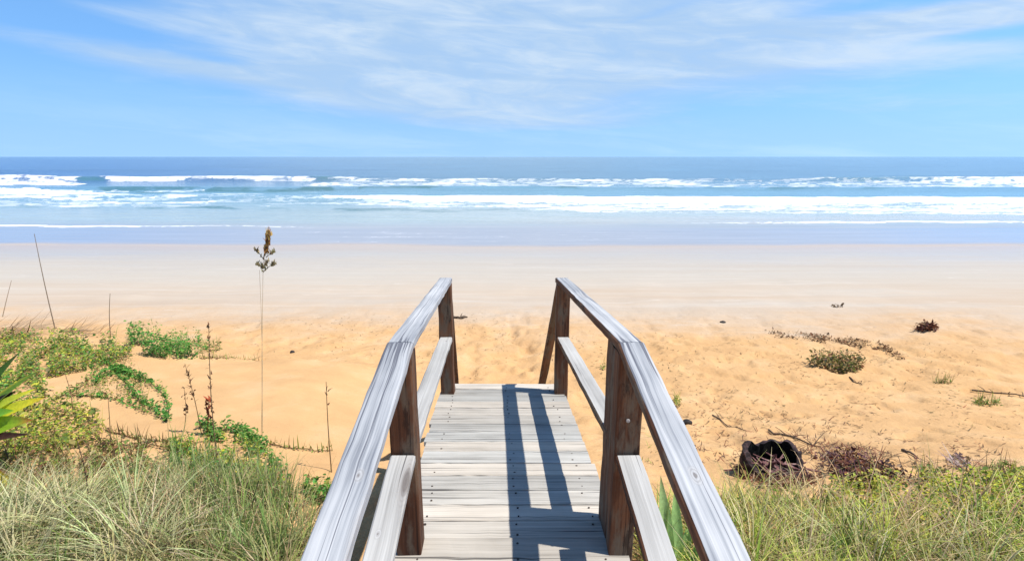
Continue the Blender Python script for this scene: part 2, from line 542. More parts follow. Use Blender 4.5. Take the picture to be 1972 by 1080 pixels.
gx = axis([(-3000, -300, 12), (-300, -60, 20), (-60, -14, 50), (-14, -6, 110), (-6, 6, 240), (6, 14, 110), (14, 60, 50), (60, 300, 20), (300, 3000, 12)])
gy = axis([(-60, -2, 20), (-2, 2.2, 30), (2.2, 9, 170), (9, 14, 90), (14, 30, 70), (30, 70, 30), (70, 400, 15), (400, 30000, 8)])
XX, YY = np.meshgrid(gx, gy)
ZZ = h_full(XX, YY)
nx, ny = len(gx), len(gy)
idx = np.arange(nx * ny).reshape(ny, nx)
faces = np.stack([idx[:-1, :-1], idx[:-1, 1:], idx[1:, 1:], idx[1:, :-1]], -1).reshape(-1, 4)
beach = mesh_obj('beach', np.stack([XX, YY, ZZ], -1).reshape(-1, 3), faces, M_SAND, smooth=True)
tag(beach, 'orange dry sand beach running down to pale damp sand', 'beach', kind='structure')

# ------------------------------------------------------------------ sea
inv = np.linspace(1 / 27.0, 1 / 25000.0, 330)
sy = 1 / inv
tt = np.concatenate([np.linspace(-4, -1.25, 60, endpoint=False), np.linspace(-1.25, 1.25, 900, endpoint=False), np.linspace(1.25, 4, 61)])
T, SY = np.meshgrid(tt, sy)
SX = T * SY
PX, PY = to_px(SX, SY, np.zeros_like(SX))


def pl(px, pts):
    return np.interp(px, [p[0] for p in pts], [p[1] for p in pts])


def band(top, bot, soft=1.5, k=None):
    """1 between the two lines (lists of picture points), soft edges"""
    a = pl(PX, top); b = pl(PX, bot)
    v = sstep(-soft, soft, PY - a) * sstep(-soft, soft, b - PY)
    if k is not None: v = v * pl(PX, k)
    return v


PXr = PX
PX = PX + (fbm(PX / 22, PY / 2.2, 71, 4) - .5) * 70
wob = (fbm(PX / 70, PY * 0 + 1.0, 3, 3) - .5) * 5
streak = fbm(PX / 55, PY / 2.6, 8, 4)
streak2 = fbm(PX / 160, PY / 2.0, 18, 4)
PY0 = PY
PY = PY + wob
foam = np.zeros_like(SX)
f = band([(-600, 339), (0, 337), (155, 339), (300, 340), (620, 340), (2600, 341)], [(-600, 352), (0, 358), (150, 356), (200, 350), (600, 350), (700, 348), (2600, 350)], 2,
         [(-700, .6), (-300, 1), (0, 1), (140, 1), (160, .1), (196, .1), (210, 1), (600, 1), (612, .15), (640, .25), (650, .9), (685, .9), (700, .1), (1540, .1), (1570, .5), (1640, .45), (1700, .5), (1780, .3), (1810, 1), (1960, 1), (2100, .3), (2300, 1), (2600, .6)])
foam = np.maximum(foam, f * (.35 + 1.1 * (streak - .15)))
f = band([(600, 352), (700, 347), (760, 345), (1972, 346), (2600, 346)], [(600, 360), (700, 362), (1500, 361), (1900, 364), (2600, 364)], 2, [(560, 0), (620, .9), (700, .62), (800, .66), (1250, .62), (1500, .58), (1600, .60), (1750, .62), (1830, .85), (1960, .8), (2200, .6)])
foam = np.maximum(foam, f * (.42 + .75 * (streak - .15)))
f = band([(-600, 368), (0, 366), (155, 366), (200, 372), (620, 377), (2600, 384)], [(-600, 398), (0, 396), (350, 396), (620, 394), (900, 402), (1250, 410), (1972, 414), (2600, 414)], 2.2,
         [(-600, .8), (0, .8), (150, .8), (240, .55), (500, .55), (640, .75), (900, .85), (980, 1.0), (1972, 1.0), (2600, .9)])
foam = np.maximum(foam, f * (.16 + 1.05 * (streak2 - .12) + .35 * (streak - .5)))
f = band([(560, 374), (640, 376), (2600, 382)], [(560, 382), (640, 386), (980, 392), (2600, 396)], 1.5, [(560, 0), (640, 1), (2600, 1)])
foam = np.maximum(foam, f * 1.0)
f = band([(-600, 365), (0, 366), (150, 368), (230, 374), (300, 375)], [(-600, 376), (0, 376), (150, 376), (230, 380), (300, 379)], 1.5, [(-600, 1), (150, 1), (260, .7), (360, 0)])
foam = np.maximum(foam, f)
f = band([(-600, 434), (0, 434), (400, 435), (600, 437)], [(-600, 438.5), (0, 438), (400, 438), (600, 440)], .8, [(-600, .9), (250, .8), (420, .45), (560, .5), (650, .2), (900, .25), (1000, 0)])
foam = np.maximum(foam, f * (.6 + .5 * streak))
f = band([(1300, 430), (1480, 427), (2600, 426)], [(1300, 433), (1480, 430), (1972, 430), (2600, 430)], .8, [(1250, 0), (1350, .35), (1470, .6), (1550, .9), (2600, .9)])
foam = np.maximum(foam, f * (.6 + .5 * streak))
f = band([(0, 441), (2600, 441)], [(0, 470), (2600, 470)], 6, [(0, .0), (450, .16), (700, .25), (1200, .22), (1500, .05), (2600, .05)])
foam = np.maximum(foam, f * (streak2 + .3))
for (ya, yb, ka) in ((366, 370.5, .95), (373, 378, .9), (381, 384, .8), (388, 391.5, .85), (395, 397.5, .8)):
    f = band([(-600, ya), (2600, ya + 3)], [(-600, yb), (2600, yb + 3)], .9, [(-600, ka), (150, ka), (330, ka * .75), (560, .35), (700, .2), (900, 0)])
    foam = np.maximum(foam, f * (.35 + .95 * (fbm(PX / 75, PY / 3.0, 300 + int(ya), 3) - .15)))
fine = fbm(PX / 13, PY / 1.4, 81, 4)
foam = foam * (.62 + .76 * sstep(.30, .62, fine))
foam = np.clip(foam, 0, 1)
# water body colour by depth, drifting lighter to the right
D = PY0
deepL = np.array([.012, .06, .20]); deepR = np.array([.085, .17, .23])
rt = sstep(100, 1000, PX + 120 * (fbm(PX / 200, PY / 6, 28, 3) - .5))[..., None]
deep = deepL * (1 - rt) + deepR * rt
mid = np.array([.17, .33, .42]); shal = np.array([.36, .43, .42]); film = np.array([.33, .33, .36])
c1 = sstep(340, 372, D)[..., None]; c2 = sstep(376, 414, D)[..., None]; c3 = sstep(420, 446, D)[..., None]
wc = deep * (1 - c1) + mid * c1
wc = wc * (1 - c2) + shal * c2
wc = wc * (1 - c3) + film * c3
dark = band([(-600, 361), (0, 361), (210, 364), (480, 360), (1000, 361), (2600, 362)], [(-600, 364), (150, 364), (240, 372), (500, 372), (700, 366), (1500, 366), (2600, 368)], 1.5,
            [(-600, .2), (150, .3), (210, .9), (560, .85), (690, .9), (1000, .95), (1300, .7), (1450, .5), (1700, .6), (2600, .5)]) * (.5 + .8 * (streak - .1))
dk2 = band([(-600, 396), (0, 396), (900, 402)], [(-600, 401), (0, 401), (900, 409)], 2, [(-600, .7), (0, .7), (500, .8), (900, .55), (1050, .2), (1200, 0)]) * (.4 + .8 * streak)
dk3 = band([(140, 340), (2600, 340)], [(140, 349), (2600, 349)], 2, [(140, 0), (160, .9), (195, .8), (205, 0), (605, 0), (618, .9), (640, .7), (650, .1), (690, .3), (705, .1), (1540, 0), (1600, .6), (1790, .6), (1810, .2), (1950, .5), (2200, .2)]) * (.3 + 1.0 * streak2)
patch = sstep(.36, .62, fbm(PX / 60, PY / 5, 83, 4)) * (.55 + .9 * (fine - .2))
softk = pl(PX, [(-600, .8), (650, .9), (720, 1.25), (1500, 1.25), (2600, .8)])
dark = np.clip(dark * patch * softk * 1.35, 0, 1); dk2 = dk2 * patch * 1.3; dk3 = dk3 * (.5 + fine)
gr = np.clip(1.5 * np.maximum(np.maximum(dark, dk2), dk3), 0, 1)[..., None]
foam = foam * (1 - .85 * np.clip(1.3 * np.maximum(dark, .7 * dk2) , 0, 1))
wc = wc * (1 - .9 * gr) + np.array([.05, .15, .15]) * .9 * gr
sandy = band([(850, 418), (2600, 414)], [(850, 433), (2600, 426)], 3, [(850, 0), (1150, .6), (1450, .7), (2600, .5)])[..., None]
wc = wc * (1 - sandy * .6) + np.array([.52, .47, .42]) * sandy * .6
off_l = (fbm(PX / 110, 400 / np.maximum(PY - 300, .8), 88, 4) - .5) * sstep(338, 328, D)
wc = wc * (.88 + .24 * streak2[..., None]) * (1 + .7 * off_l[..., None])
PY = PY0
PX = PXr
# real relief: offshore swell, breaker ridges, the bore
Hs = .28 * sstep(80, 200, SY) * (fbm(SX / 60, SY / 14, 51, 3) - .5) * 2 * sstep(6000, 400, SY)


def ridge(py_line, amp, sig, k):
    yl = 5.0 / np.tan(PITCH - np.arctan((540 - pl(PX, py_line)) / F) + 1e-9) if False else 5.0 / np.tan(np.maximum(PITCH + np.arctan((pl(PX, py_line) - 540) / F), 1e-3))
    return amp * np.exp(-((SY - yl) / sig) ** 2) * pl(PX, k)


Hs = Hs + ridge([(-600, 346), (2600, 347)], .75, 5, [(-600, 1), (150, 1), (200, .9), (600, 1), (720, .4), (1500, .4), (1800, 1), (2600, .8)]) * (.7 + .6 * streak)
Hs = Hs + ridge([(-600, 364), (2600, 366)], .45, 3.0, [(-600, .6), (200, .8), (1000, 1), (2600, .8)]) * (.7 + .6 * fbm(SX / 20, SY / 40, 61, 3))
Hs = Hs + ridge([(-600, 376), (600, 384), (2600, 390)], .40, 3.0, [(-600, .8), (900, 1), (2600, 1)]) * (.7 + .6 * fbm(SX / 6, SY / 6, 62, 3))
Hs = Hs + ridge([(-600, 437), (600, 438), (1000, 436), (1500, 428.5), (2600, 428)], .05, .8, [(-600, 1), (560, .6), (900, .2), (1480, .8), (2600, 1)])
SZ = .004 + Hs
ny2, nx2 = SX.shape
idx = np.arange(nx2 * ny2).reshape(ny2, nx2)
faces = np.stack([idx[:-1, :-1], idx[:-1, 1:], idx[1:, 1:], idx[1:, :-1]], -1).reshape(-1, 4)
calm = sstep(418, 440, D)
sea = mesh_obj('sea', np.stack([SX, SY, SZ], -1).reshape(-1, 3), faces, M_SEA, cols=wc.reshape(-1, 3),
               wc=np.stack([foam, calm, gr[..., 0]], -1).reshape(-1, 3), smooth=True)
dep = SZ - h_smooth(SX, SY)
al = sstep(-.02, .06, dep + .03 * (fbm(SX / 5, SY / 1.2, 95, 3) - .5))
ca = sea.data.color_attributes['col']
buf = np.ones((SX.size, 4), np.float32); buf[:, :3] = (wc * al[..., None] + np.array([.47, .395, .33]) * (1 - al[..., None])).reshape(-1, 3); buf[:, 3] = al.ravel()
ca.data.foreach_set('color', buf.ravel())
tag(sea, 'blue sea with white breakers and a shallow glassy wash', 'sea', kind='structure')

# ------------------------------------------------------------------ boardwalk
def beam(p0, p1, w, th, seed=0, rings=14, jit=.0008, side=None, cham=.006):
    """a plank from p0 to p1 (its top centre line); w across, th down; slightly uneven. returns verts, faces, grain coords"""
    p0 = np.asarray(p0, float); p1 = np.asarray(p1, float)
    L = np.linalg.norm(p1 - p0); d = (p1 - p0) / L
    if side is None:
        side = np.cross(d, [0, 0, 1.0]); side /= np.linalg.norm(side)
    side = np.asarray(side, float)
    up = np.cross(side, d)
    r = np.random.default_rng(seed + 100)
    c = cham
    prof = [(-w / 2 + c, 0), (w / 2 - c, 0), (w / 2, -c), (w / 2, -th + c), (w / 2 - c, -th), (-w / 2 + c, -th), (-w / 2, -th + c), (-w / 2, -c)]
    vs_, wc_ = [], []
    off = r.uniform(0, 40, 3)
    bow = r.normal(0, .0012)
    for i in range(rings):
        s = i / (rings - 1)
        j = r.normal(0, jit, (8, 2)); j2 = r.normal(0, jit, 2)
        for k, (a, b) in enumerate(prof):
            aa = a + j[k, 0] + j2[0] + bow * math.sin(s * 3.1); bb = b + j[k, 1] * .7
            vs_.append(p0 + d * L * s + side * aa + up * bb)
            wc_.append(np.array([s * L, a, b]) + off)
    fs = []
    for i in range(rings - 1):
        for k in range(8):
            k2 = (k + 1) % 8
            fs.append((i * 8 + k, i * 8 + k2, (i + 1) * 8 + k2, (i + 1) * 8 + k))
    fs.append(tuple(range(7, -1, -1)))
    e = (rings - 1) * 8
    fs.append(tuple(range(e, e + 8)))
    return np.array(vs_), fs, np.array(wc_)


def join(lst):
    V_, F_, C_ = [], [], []
    n = 0
    for v, f_, c in lst:
        V_.append(v); C_.append(c)
        F_ += [tuple(q + n for q in ff) for ff in f_]
        n += len(v)
    return np.concatenate(V_), F_, np.concatenate(C_)


walk = empty('boardwalk', (0, 2.1, 3.0))
tag(walk, 'weathered grey wooden boardwalk with brown posts and twin handrails leading down to the beach', 'boardwalk')
yB, yC = 2.12, 4.26
cB, cC = .0145, -.067


def cx(y):
    return cB + (y - yB) * (-.02) if y < yB else cB + (y - yB) * (cC - cB) / (yC - yB)


def railz(y):
    return 4.219 + (y - 2.10) * .178 if y < yB else 4.222 + (y - yB) * (3.996 - 4.222) / (yC - yB)


def deckz(y):
    return railz(y) - 1.03


def rp(y, s, dz=0.0, half=.5):
    return (cx(y) + s * half, y, railz(y) + dz)



def rail_piece(name, p0, p1, w, th, seed, rings, mat, s, ends):
    v, f_, c = beam(p0, p1, w, th, seed, rings)
    # undersides never greyed: still brown; inner side of right-hand rails painted brown as shade
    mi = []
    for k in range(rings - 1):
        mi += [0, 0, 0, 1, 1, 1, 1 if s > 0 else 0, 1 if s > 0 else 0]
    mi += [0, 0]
    L = np.linalg.norm(np.array(p1) - np.array(p0))
    t_ = np.repeat(np.linspace(0, L, rings), 8)
    e = ends[0] * np.exp(-t_ / .09) + ends[1] * np.exp(-(L - t_) / .09)
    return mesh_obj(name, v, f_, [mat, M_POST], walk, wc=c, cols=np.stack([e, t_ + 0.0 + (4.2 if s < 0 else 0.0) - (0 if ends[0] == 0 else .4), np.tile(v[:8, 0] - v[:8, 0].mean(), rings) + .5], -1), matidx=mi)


sd = 0
for s in (-1, 1):
    sd += 1
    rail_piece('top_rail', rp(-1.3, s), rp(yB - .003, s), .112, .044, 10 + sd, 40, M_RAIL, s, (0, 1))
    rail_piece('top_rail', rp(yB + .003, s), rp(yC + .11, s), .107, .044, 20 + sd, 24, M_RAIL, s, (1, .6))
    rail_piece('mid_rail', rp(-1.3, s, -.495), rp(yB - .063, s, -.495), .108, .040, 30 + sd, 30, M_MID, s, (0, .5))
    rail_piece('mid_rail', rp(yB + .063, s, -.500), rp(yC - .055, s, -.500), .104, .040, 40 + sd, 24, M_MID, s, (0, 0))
    for k, y in enumerate((yB, yC, -1.1)):
        bx_, by_, bz_ = rp(y, s)
        gz = float(h_full(bx_, y)) - .4
        lean = (-.012 if s > 0 else .008) if k == 0 else 0.0
        v, f_, c = beam((bx_ + lean, y, gz), (bx_, y, bz_ - .043), .114, .10, 50 + sd * 5 + k, 16, .0012, side=(1, 0, 0))
        v = v - np.array([0, -.05 if False else 0, 0])
        # beam's second axis runs along y for an upright piece: centre it on the rail
        v[:, 1] += y - (v[:, 1].max() + v[:, 1].min()) / 2
        mesh_obj('post', v, f_, M_POST, walk, wc=c, smooth=False)
# the second upright doubled up behind the right-hand near post
bx_, by_, bz_ = rp(yB, 1)
v, f_, c = beam((bx_ - .016, yB + .165, deckz(yB) - .6), (bx_ - .010, yB + .155, railz(yB + .16) - .047), .088, .20, 77, 16, .0012, side=(1, 0, 0))
v[:, 1] += yB + .158 - (v[:, 1].max() + v[:, 1].min()) / 2
mesh_obj('post', v, f_, M_POST, walk, wc=c)

def bolt(post, x, y, z, r=.009):
    V_, F_ = [], []
    for k, (yy, rr) in enumerate(((0, r), (-.004, r), (-.0065, r * .7))):
        for a in range(10):
            an = a * math.pi / 5
            V_.append((x + rr * math.cos(an), y + yy, z + rr * math.sin(an)))
    for k in range(2):
        for a in range(10):
            a2 = (a + 1) % 10
            F_.append((k * 10 + a, k * 10 + a2, (k + 1) * 10 + a2, (k + 1) * 10 + a))
    F_.append(tuple(range(20, 30)))
    o_ = mesh_obj('bolt', V_, F_, M_BOLT)
    o_.parent = post; o_.location = (0, 0, 0)
    o_.matrix_parent_inverse = post.matrix_basis.inverted() if False else o_.matrix_parent_inverse


for o_ in [q for q in walk.children if q.name.startswith('post')]:
    vv = np.array([v_.co for v_ in o_.data.vertices])
    yf = vv[:, 1].min() - .0005
    if yf < 0 or yf > 4.2 or vv[:, 1].max() - vv[:, 1].min() > .16: continue
    xm = (vv[:, 0].max() + vv[:, 0].min()) / 2
    for dz_ in ((-.30,) if xm > 0 else ()):
        bolt(o_, xm + random.uniform(-.012, .02), yf, vv[:, 2].max() + dz_)

# deck planks
planks = []; tones = []; nails = []
y = -1.4; k = 0
while y < 4.46:
    wid = random.choice([.142, .148, .154, .158]) + random.uniform(-.003, .003)
    gap = random.choice([.002, .003, .004, .006, .008])
    if y + wid > 4.49: wid = 4.49 - y
    yc = y + wid / 2
    sl = .178 if yc < yB else (3.996 - 4.222) / (yC - yB)
    z = deckz(yc) + random.uniform(-.0025, .0025)
    e0 = .57 + random.uniform(-.006, .014); e1 = .528 + random.uniform(-.006, .014)
    p0 = np.array([cx(yc) - e0, yc + random.uniform(-.002, .002), z + random.uniform(-.002, .002)])
    p1 = np.array([cx(yc) + e1, yc + random.uniform(-.002, .002), z + random.uniform(-.002, .002)])
    n = np.array([0, -sl, 1.0]); n /= np.linalg.norm(n)
    v, f_, c = beam(p0, p1, wid, .036, 200 + k, 18, .0010, side=np.array([0, -1.0, -sl]) / math.hypot(1, sl), cham=.004)
    planks.append((v, f_, c))
    tn = random.choice([.80, .88, .95, 1.0, 1.04, 1.08]); wm = random.uniform(-.035, .05)
    if random.random() < .12: tn = .72
    tones.append(np.tile([tn * (1 + wm), tn, tn * (1 - wm)], (len(v), 1)))
    for sx_ in (-.45, .02, .41):
        for q in (-.28, .27):
            if random.random() < .25: continue
            nails.append((cx(yc) + sx_ + random.uniform(-.012, .012), yc + q * wid, sl, yc))
    y += wid + gap; k += 1
v, f_, c = join(planks)
deck = mesh_obj('deck', v, f_, M_DECK, walk, cols=np.concatenate(tones), wc=c)
nv, nf = [], []
for (nx_, ny_, sl, yc) in nails:
    z = deckz(yc) + (ny_ - yc) * sl + .0035
    b = len(nv)
    rr = random.uniform(.0035, .006)
    for a in range(8):
        an = a * math.pi / 4
        nv.append((nx_ + rr * 1.2 * math.cos(an), ny_ + rr * math.sin(an), z + rr * math.sin(an) * sl))
    for a in range(8):
        an = a * math.pi / 4
        nv.append((nx_ + rr * 1.2 * math.cos(an), ny_ + rr * math.sin(an), z - .006))
    nf.append(tuple(range(b, b + 8)))
    for a in range(8):
        nf.append((b + a, b + 8 + a, b + 8 + (a + 1) % 8, b + (a + 1) % 8))
o = mesh_obj('nail_heads', nv, nf, M_NAIL, deck)
o.location = (0, 0, 0)
tag(o, kind='stuff')
# stringers below, stairs beyond
for s in (-1, 1):
    v, f_, c = beam((cx(yB) + s * .46, yB + .02, deckz(yB) - .042), (cx(4.44) + s * .46, 4.44, deckz(4.44) - .042), .045, .19, 300 + s, 10)
    mesh_obj('stringer', v, f_, M_POST, walk, wc=c)
    v, f_, c = beam((cx(-1.3) + s * .46, -1.3, deckz(-1.3) - .042), (cx(yB) + s * .46, yB - .02, deckz(yB) - .042), .045, .19, 310 + s, 10)
    mesh_obj('stringer', v, f_, M_POST, walk, wc=c)
yend = 6.35; zend = float(h_full(-.2, yend))
zt = deckz(4.49)
for i in range(6):
    q = (i + .8) / 6.4
    yy = 4.49 + (yend - 4.49) * q; zz = zt + (zend - zt) * q
    cxx = cx(4.49) - .08 * q
    v, f_, c = beam((cxx - .50, yy, zz), (cxx + .50, yy, zz), .26, .04, 330 + i, 12, side=(0, -1, 0))
    mesh_obj('stair_tread', v, f_, M_DECK, walk, cols=np.ones((len(v), 3)), wc=c)
for s in (-1, 1):
    v, f_, c = beam((cx(4.49) + s * .53, 4.50, zt - .06), (cx(4.49) - .08 + s * .53, yend + .1, zend - .12), .045, .24, 340 + s, 10)
    mesh_obj('stair_stringer', v, f_, M_POST, walk, wc=c)
    x0, y0, z0 = rp(yC + .10, s)
    dx_ = -.075 if s > 0 else -.13
    x1 = x0 + dx_; y1 = y0 + 1.62; z1 = z0 - 1.80
    v, f_, c = beam((x0, y0 + .012, z0 - .03), (x1, y1, z1), .086, .038, 350 + s, 14)
    mesh_obj('stair_rail', v, f_, M_POST, walk, wc=c)
    v, f_, c = beam((x1, y1 - .1, zend - .4), (x1, y1 - .1, z1 + .05), .09, .09, 360 + s, 10, side=(1, 0, 0))
    mesh_obj('stair_post', v, f_, M_POST, walk, wc=c)

# ------------------------------------------------------------------ plant builders
def blades(base, az, lean, curl, L, w, segs=5):
    n = len(base)
    P = np.array(base, float)
    k = np.arange(segs + 1)
    verts = np.zeros((n, segs + 1, 2, 3))
    sd_ = np.stack([-np.sin(az), np.cos(az), np.zeros(n)], -1)
    pos = P.copy()
    for i in range(segs + 1):
        t = i / segs
        ww = (w * (1 - t ** 1.8) * .5 + .0004)[:, None]
        verts[:, i, 0] = pos - sd_ * ww
        verts[:, i, 1] = pos + sd_ * ww
        th = lean + curl * t
        d = np.stack([np.sin(th) * np.cos(az), np.sin(th) * np.sin(az), np.cos(th)], -1)
        pos = pos + d * (L / segs)[:, None]
    b = (np.arange(n) * (segs + 1) * 2)[:, None]
    q = np.arange(segs)[None, :] * 2
    f0 = b + q
    fc = np.stack([f0, f0 + 1, f0 + 3, f0 + 2], -1).reshape(-1, 4)
    return verts.reshape(-1, 3), fc


def pick(palette, n, jitter=.18):
    pal = np.array([p[:3] for p in palette]); wt = np.array([p[3] for p in palette]); wt = wt / wt.sum()
    c = pal[rng.choice(len(pal), n, p=wt)]
    return np.clip(c * (1 + rng.normal(0, jitter, (n, 1))) * (1 + rng.normal(0, .05, (n, 3))), .004, .9)


def in_poly(px, py, poly):
    c = np.zeros(len(px), bool)
    j = len(poly) - 1
    for i in range(len(poly)):
        xi, yi = poly[i]; xj, yj = poly[j]
        cond = ((yi > py) != (yj > py)) & (px < (xj - xi) * (py - yi) / (yj - yi + 1e-9) + xi)
        c ^= cond; j = i
    return c


def sample(poly, n, clump=None, seed=1):
    xs = [p[0] for p in poly]; ys = [p[1] for p in poly]
    ox, oy = [], []
    tot = 0
    while tot < n:
        px = rng.uniform(min(xs), max(xs), n * 2); py = rng.uniform(min(ys), max(ys), n * 2)
        m = in_poly(px, py, poly)
        if clump:
            m &= fbm(px / clump, py / (clump * .6), seed, 3) + rng.normal(0, .06, len(px)) > .415
        ox.append(px[m]); oy.append(py[m]); tot += m.sum()
    return np.concatenate(ox)[:n], np.concatenate(oy)[:n]


def grass(poly, n, pal, L=(.25, .5), w=(.004, .008), lean=(0, .7), curl=(.2, 1.5), clump=None, wind=None, seed=1, sink=.02):
    px, py = sample(poly, n, clump, seed)
    b = ground(px, py); b[:, 2] -= sink
    az = rng.uniform(0, 2 * math.pi, n)
    if wind is not None:
        az = np.where(rng.random(n) < .6, rng.normal(wind, .7, n), az)
    Ls = rng.uniform(*L, n) * (.7 + .6 * fbm(b[:, 0] * 1.5, b[:, 1] * 1.5, seed + 3, 2))
    v, f_ = blades(b, az, rng.uniform(*lean, n), rng.uniform(*curl, n), Ls, rng.uniform(*w, n))
    # species and vigour drift in patches
    c = pick(pal, n)
    vg = fbm(b[:, 0] * 2.4, b[:, 1] * 2.4, seed + 40, 3)
    hu = fbm(b[:, 0] * 1.3, b[:, 1] * 1.3, seed + 60, 2)
    c = c * (.50 + 1.0 * vg)[:, None] * np.stack([1.25 - .5 * hu, .92 + .16 * hu, 1.1 - .3 * hu], -1)
    c = np.clip(c, .004, .9)
    return v, f_, np.repeat(c, 12, 0)


def merge(lst):
    V_, F_, C_ = [], [], []
    n = 0
    for v, f_, c in lst:
        V_.append(v); F_.append(np.asarray(f_) + n); C_.append(c); n += len(v)
    return np.concatenate(V_), np.concatenate(F_), np.concatenate(C_)


def leaves(base, size, pal, up=.75, aspect=.6):
    n = len(base)
    nrm = rng.normal(0, 1, (n, 3)); nrm[:, 2] = np.abs(nrm[:, 2]) * (1 + 2 * up) + up
    nrm /= np.linalg.norm(nrm, axis=1, keepdims=True)
    a = rng.normal(0, 1, (n, 3)); a -= (a * nrm).sum(1, keepdims=True) * nrm
    a /= np.linalg.norm(a, axis=1, keepdims=True)
    b = np.cross(nrm, a)
    s = (size * rng.uniform(.45, 1.0, n) * np.where(rng.random(n) < .12, 1.7, 1.0))[:, None]
    v = np.zeros((n, 6, 3))
    P = np.asarray(base)
    v[:, 0] = P
    v[:, 1] = P + a * s * .35 + b * s * aspect * .5 + nrm * s * .12
    v[:, 2] = P + a * s * .75 + b * s * aspect * .42 + nrm * s * .12
    v[:, 3] = P + a * s
    v[:, 4] = P + a * s * .75 - b * s * aspect * .42 + nrm * s * .12
    v[:, 5] = P + a * s * .35 - b * s * aspect * .5 + nrm * s * .12
    k = (np.arange(n) * 6)[:, None]
    f_ = np.stack([k + np.array([0, 1, 2, 3]), k + np.array([0, 3, 4, 5])], 1).reshape(-1, 4)
    c = np.repeat(pick(pal, n), 6, 0)
    return v.reshape(-1, 3), f_, c


def tube(pts, r0, r1, col, sides=5):
    pts = np.asarray(pts, float); n = len(pts)
    vs_, fs = [], []
    for i, p in enumerate(pts):
        d = pts[min(i + 1, n - 1)] - pts[max(i - 1, 0)]; d /= np.linalg.norm(d) + 1e-9
        a = np.cross(d, [.3, .9, .1]); a /= np.linalg.norm(a); b = np.cross(d, a)
        r_ = r0 + (r1 - r0) * i / (n - 1)
        for k in range(sides):
            an = 2 * math.pi * k / sides
            vs_.append(p + r_ * (math.cos(an) * a + math.sin(an) * b))
    for i in range(n - 1):
        for k in range(sides):
            k2 = (k + 1) % sides
            fs.append((i * sides + k, i * sides + k2, (i + 1) * sides + k2, (i + 1) * sides + k))
    return np.array(vs_), np.array(fs), np.tile(col, (len(vs_), 1))


# palettes (r, g, b, weight)
SAGE = [(.38, .42, .24, 4), (.26, .34, .14, 3), (.58, .55, .36, 4), (.11, .18, .05, 2.2), (.66, .62, .46, 2), (.20, .13, .08, 1.2), (.18, .32, .17, 1.4), (.05, .07, .03, 1)]
GREENG = [(.44, .52, .11, 3), (.30, .43, .08, 3), (.64, .62, .28, 3), (.11, .22, .04, 2.4), (.50, .52, .17, 2), (.30, .15, .08, .6), (.66, .62, .42, 1.2), (.05, .08, .03, 1)]
STRAW = [(.50, .42, .27, 3), (.38, .31, .19, 3), (.25, .19, .12, 2), (.56, .50, .36, 2)]
VINE = [(.08, .27, .05, 4), (.13, .35, .07, 3), (.05, .16, .03, 2), (.27, .40, .10, 1.4)]
OLIVE = [(.28, .33, .08, 3), (.18, .30, .06, 3), (.34, .30, .12, 2), (.30, .20, .10, 1.5), (.11, .18, .05, 2)]
YELLOWG = [(.50, .54, .07, 4), (.32, .43, .07, 3), (.60, .55, .13, 2), (.14, .22, .05, 1.5)]
BROWN = [(.14, .09, .05, 3), (.22, .15, .09, 3), (.08, .05, .03, 2), (.24, .11, .06, 1)]
DEAD = [(.30, .20, .11, 3), (.20, .12, .07, 2), (.44, .34, .20, 2), (.10, .06, .04, 1)]
RED = [(.12, .04, .025, 3), (.20, .08, .05, 2), (.08, .035, .04, 2), (.26, .15, .10, 1)]

def tufts(poly, ntuft, per, pal, L=(.25, .5), w=(.004, .009), spread=.05, seed=1, lean=(.05, .9), curl=(.2, 1.6)):
    px, py = sample(poly, ntuft, None, seed)
    c0 = ground(px, py)
    b = np.repeat(c0, per, 0)
    n = len(b)
    az = rng.uniform(0, 2 * math.pi, n)
    rr = rng.random(n) ** .7 * spread
    b[:, 0] += rr * np.cos(az); b[:, 1] += rr * np.sin(az)
    b[:, 2] = h_full(b[:, 0], b[:, 1]) - .02
    az = az + rng.normal(0, .5, n)
    sc_ = np.repeat(rng.uniform(.65, 1.25, ntuft), per)
    le = lean[0] + (lean[1] - lean[0]) * (rr / spread) * rng.uniform(.4, 1.1, n)
    v, f_ = blades(b, az, le, rng.uniform(*curl, n), rng.uniform(*L, n) * sc_, rng.uniform(*w, n))
    # each tuft keeps to one colour of the palette, with some dead blades
    tc = np.repeat(pick(pal, ntuft), per, 0) * (1 + rng.normal(0, .16, (n, 1)))
    dead = rng.random(n) < .18
    tc[dead] = pick(STRAW, dead.sum())
    return v, f_, np.repeat(np.clip(tc, .005, .9), 12, 0)


# ------------------------------------------------------------------ left dune grass
LG = [(-260, 900), (60, 905), (180, 930), (330, 905), (430, 890), (520, 930), (600, 950), (640, 945), (600, 1040), (570, 1120), (520, 1420), (-500, 1420)]
LG2 = [(x_, y_ + (55 if y_ < 960 else 0)) for x_, y_ in LG]
lst = [grass(LG, 3000, [(.10, .075, .045, 3), (.05, .04, .025, 2), (.16, .11, .07, 2)], (.10, .25), (.006, .012), (1.1, 1.6), (-.2, .2), seed=3), grass(LG, 7000, STRAW, (.10, .25), (.003, .006), (.8, 1.5), (-.3, .6), seed=4),
       grass(LG, 12000, SAGE, (.16, .38), (.003, .0085), (0, .65), (.2, 1.6), wind=0.3, seed=5, clump=75),
       grass([(-260, 960), (40, 960), (560, 960), (570, 1120), (520, 1420), (-500, 1420)], 1600, STRAW, (.3, .55), (.004, .008), (.2, .8), (.8, 2.0), wind=2.8, seed=6),
       grass([(330, 900), (560, 960), (560, 1100), (300, 1100)], 650, [(.20, .30, .11, 2), (.30, .38, .17, 2), (.10, .14, .06, 1), (.5, .48, .3, 1)], (.25, .5), (.004, .009), (0, .45), (.1, .9), seed=7)]
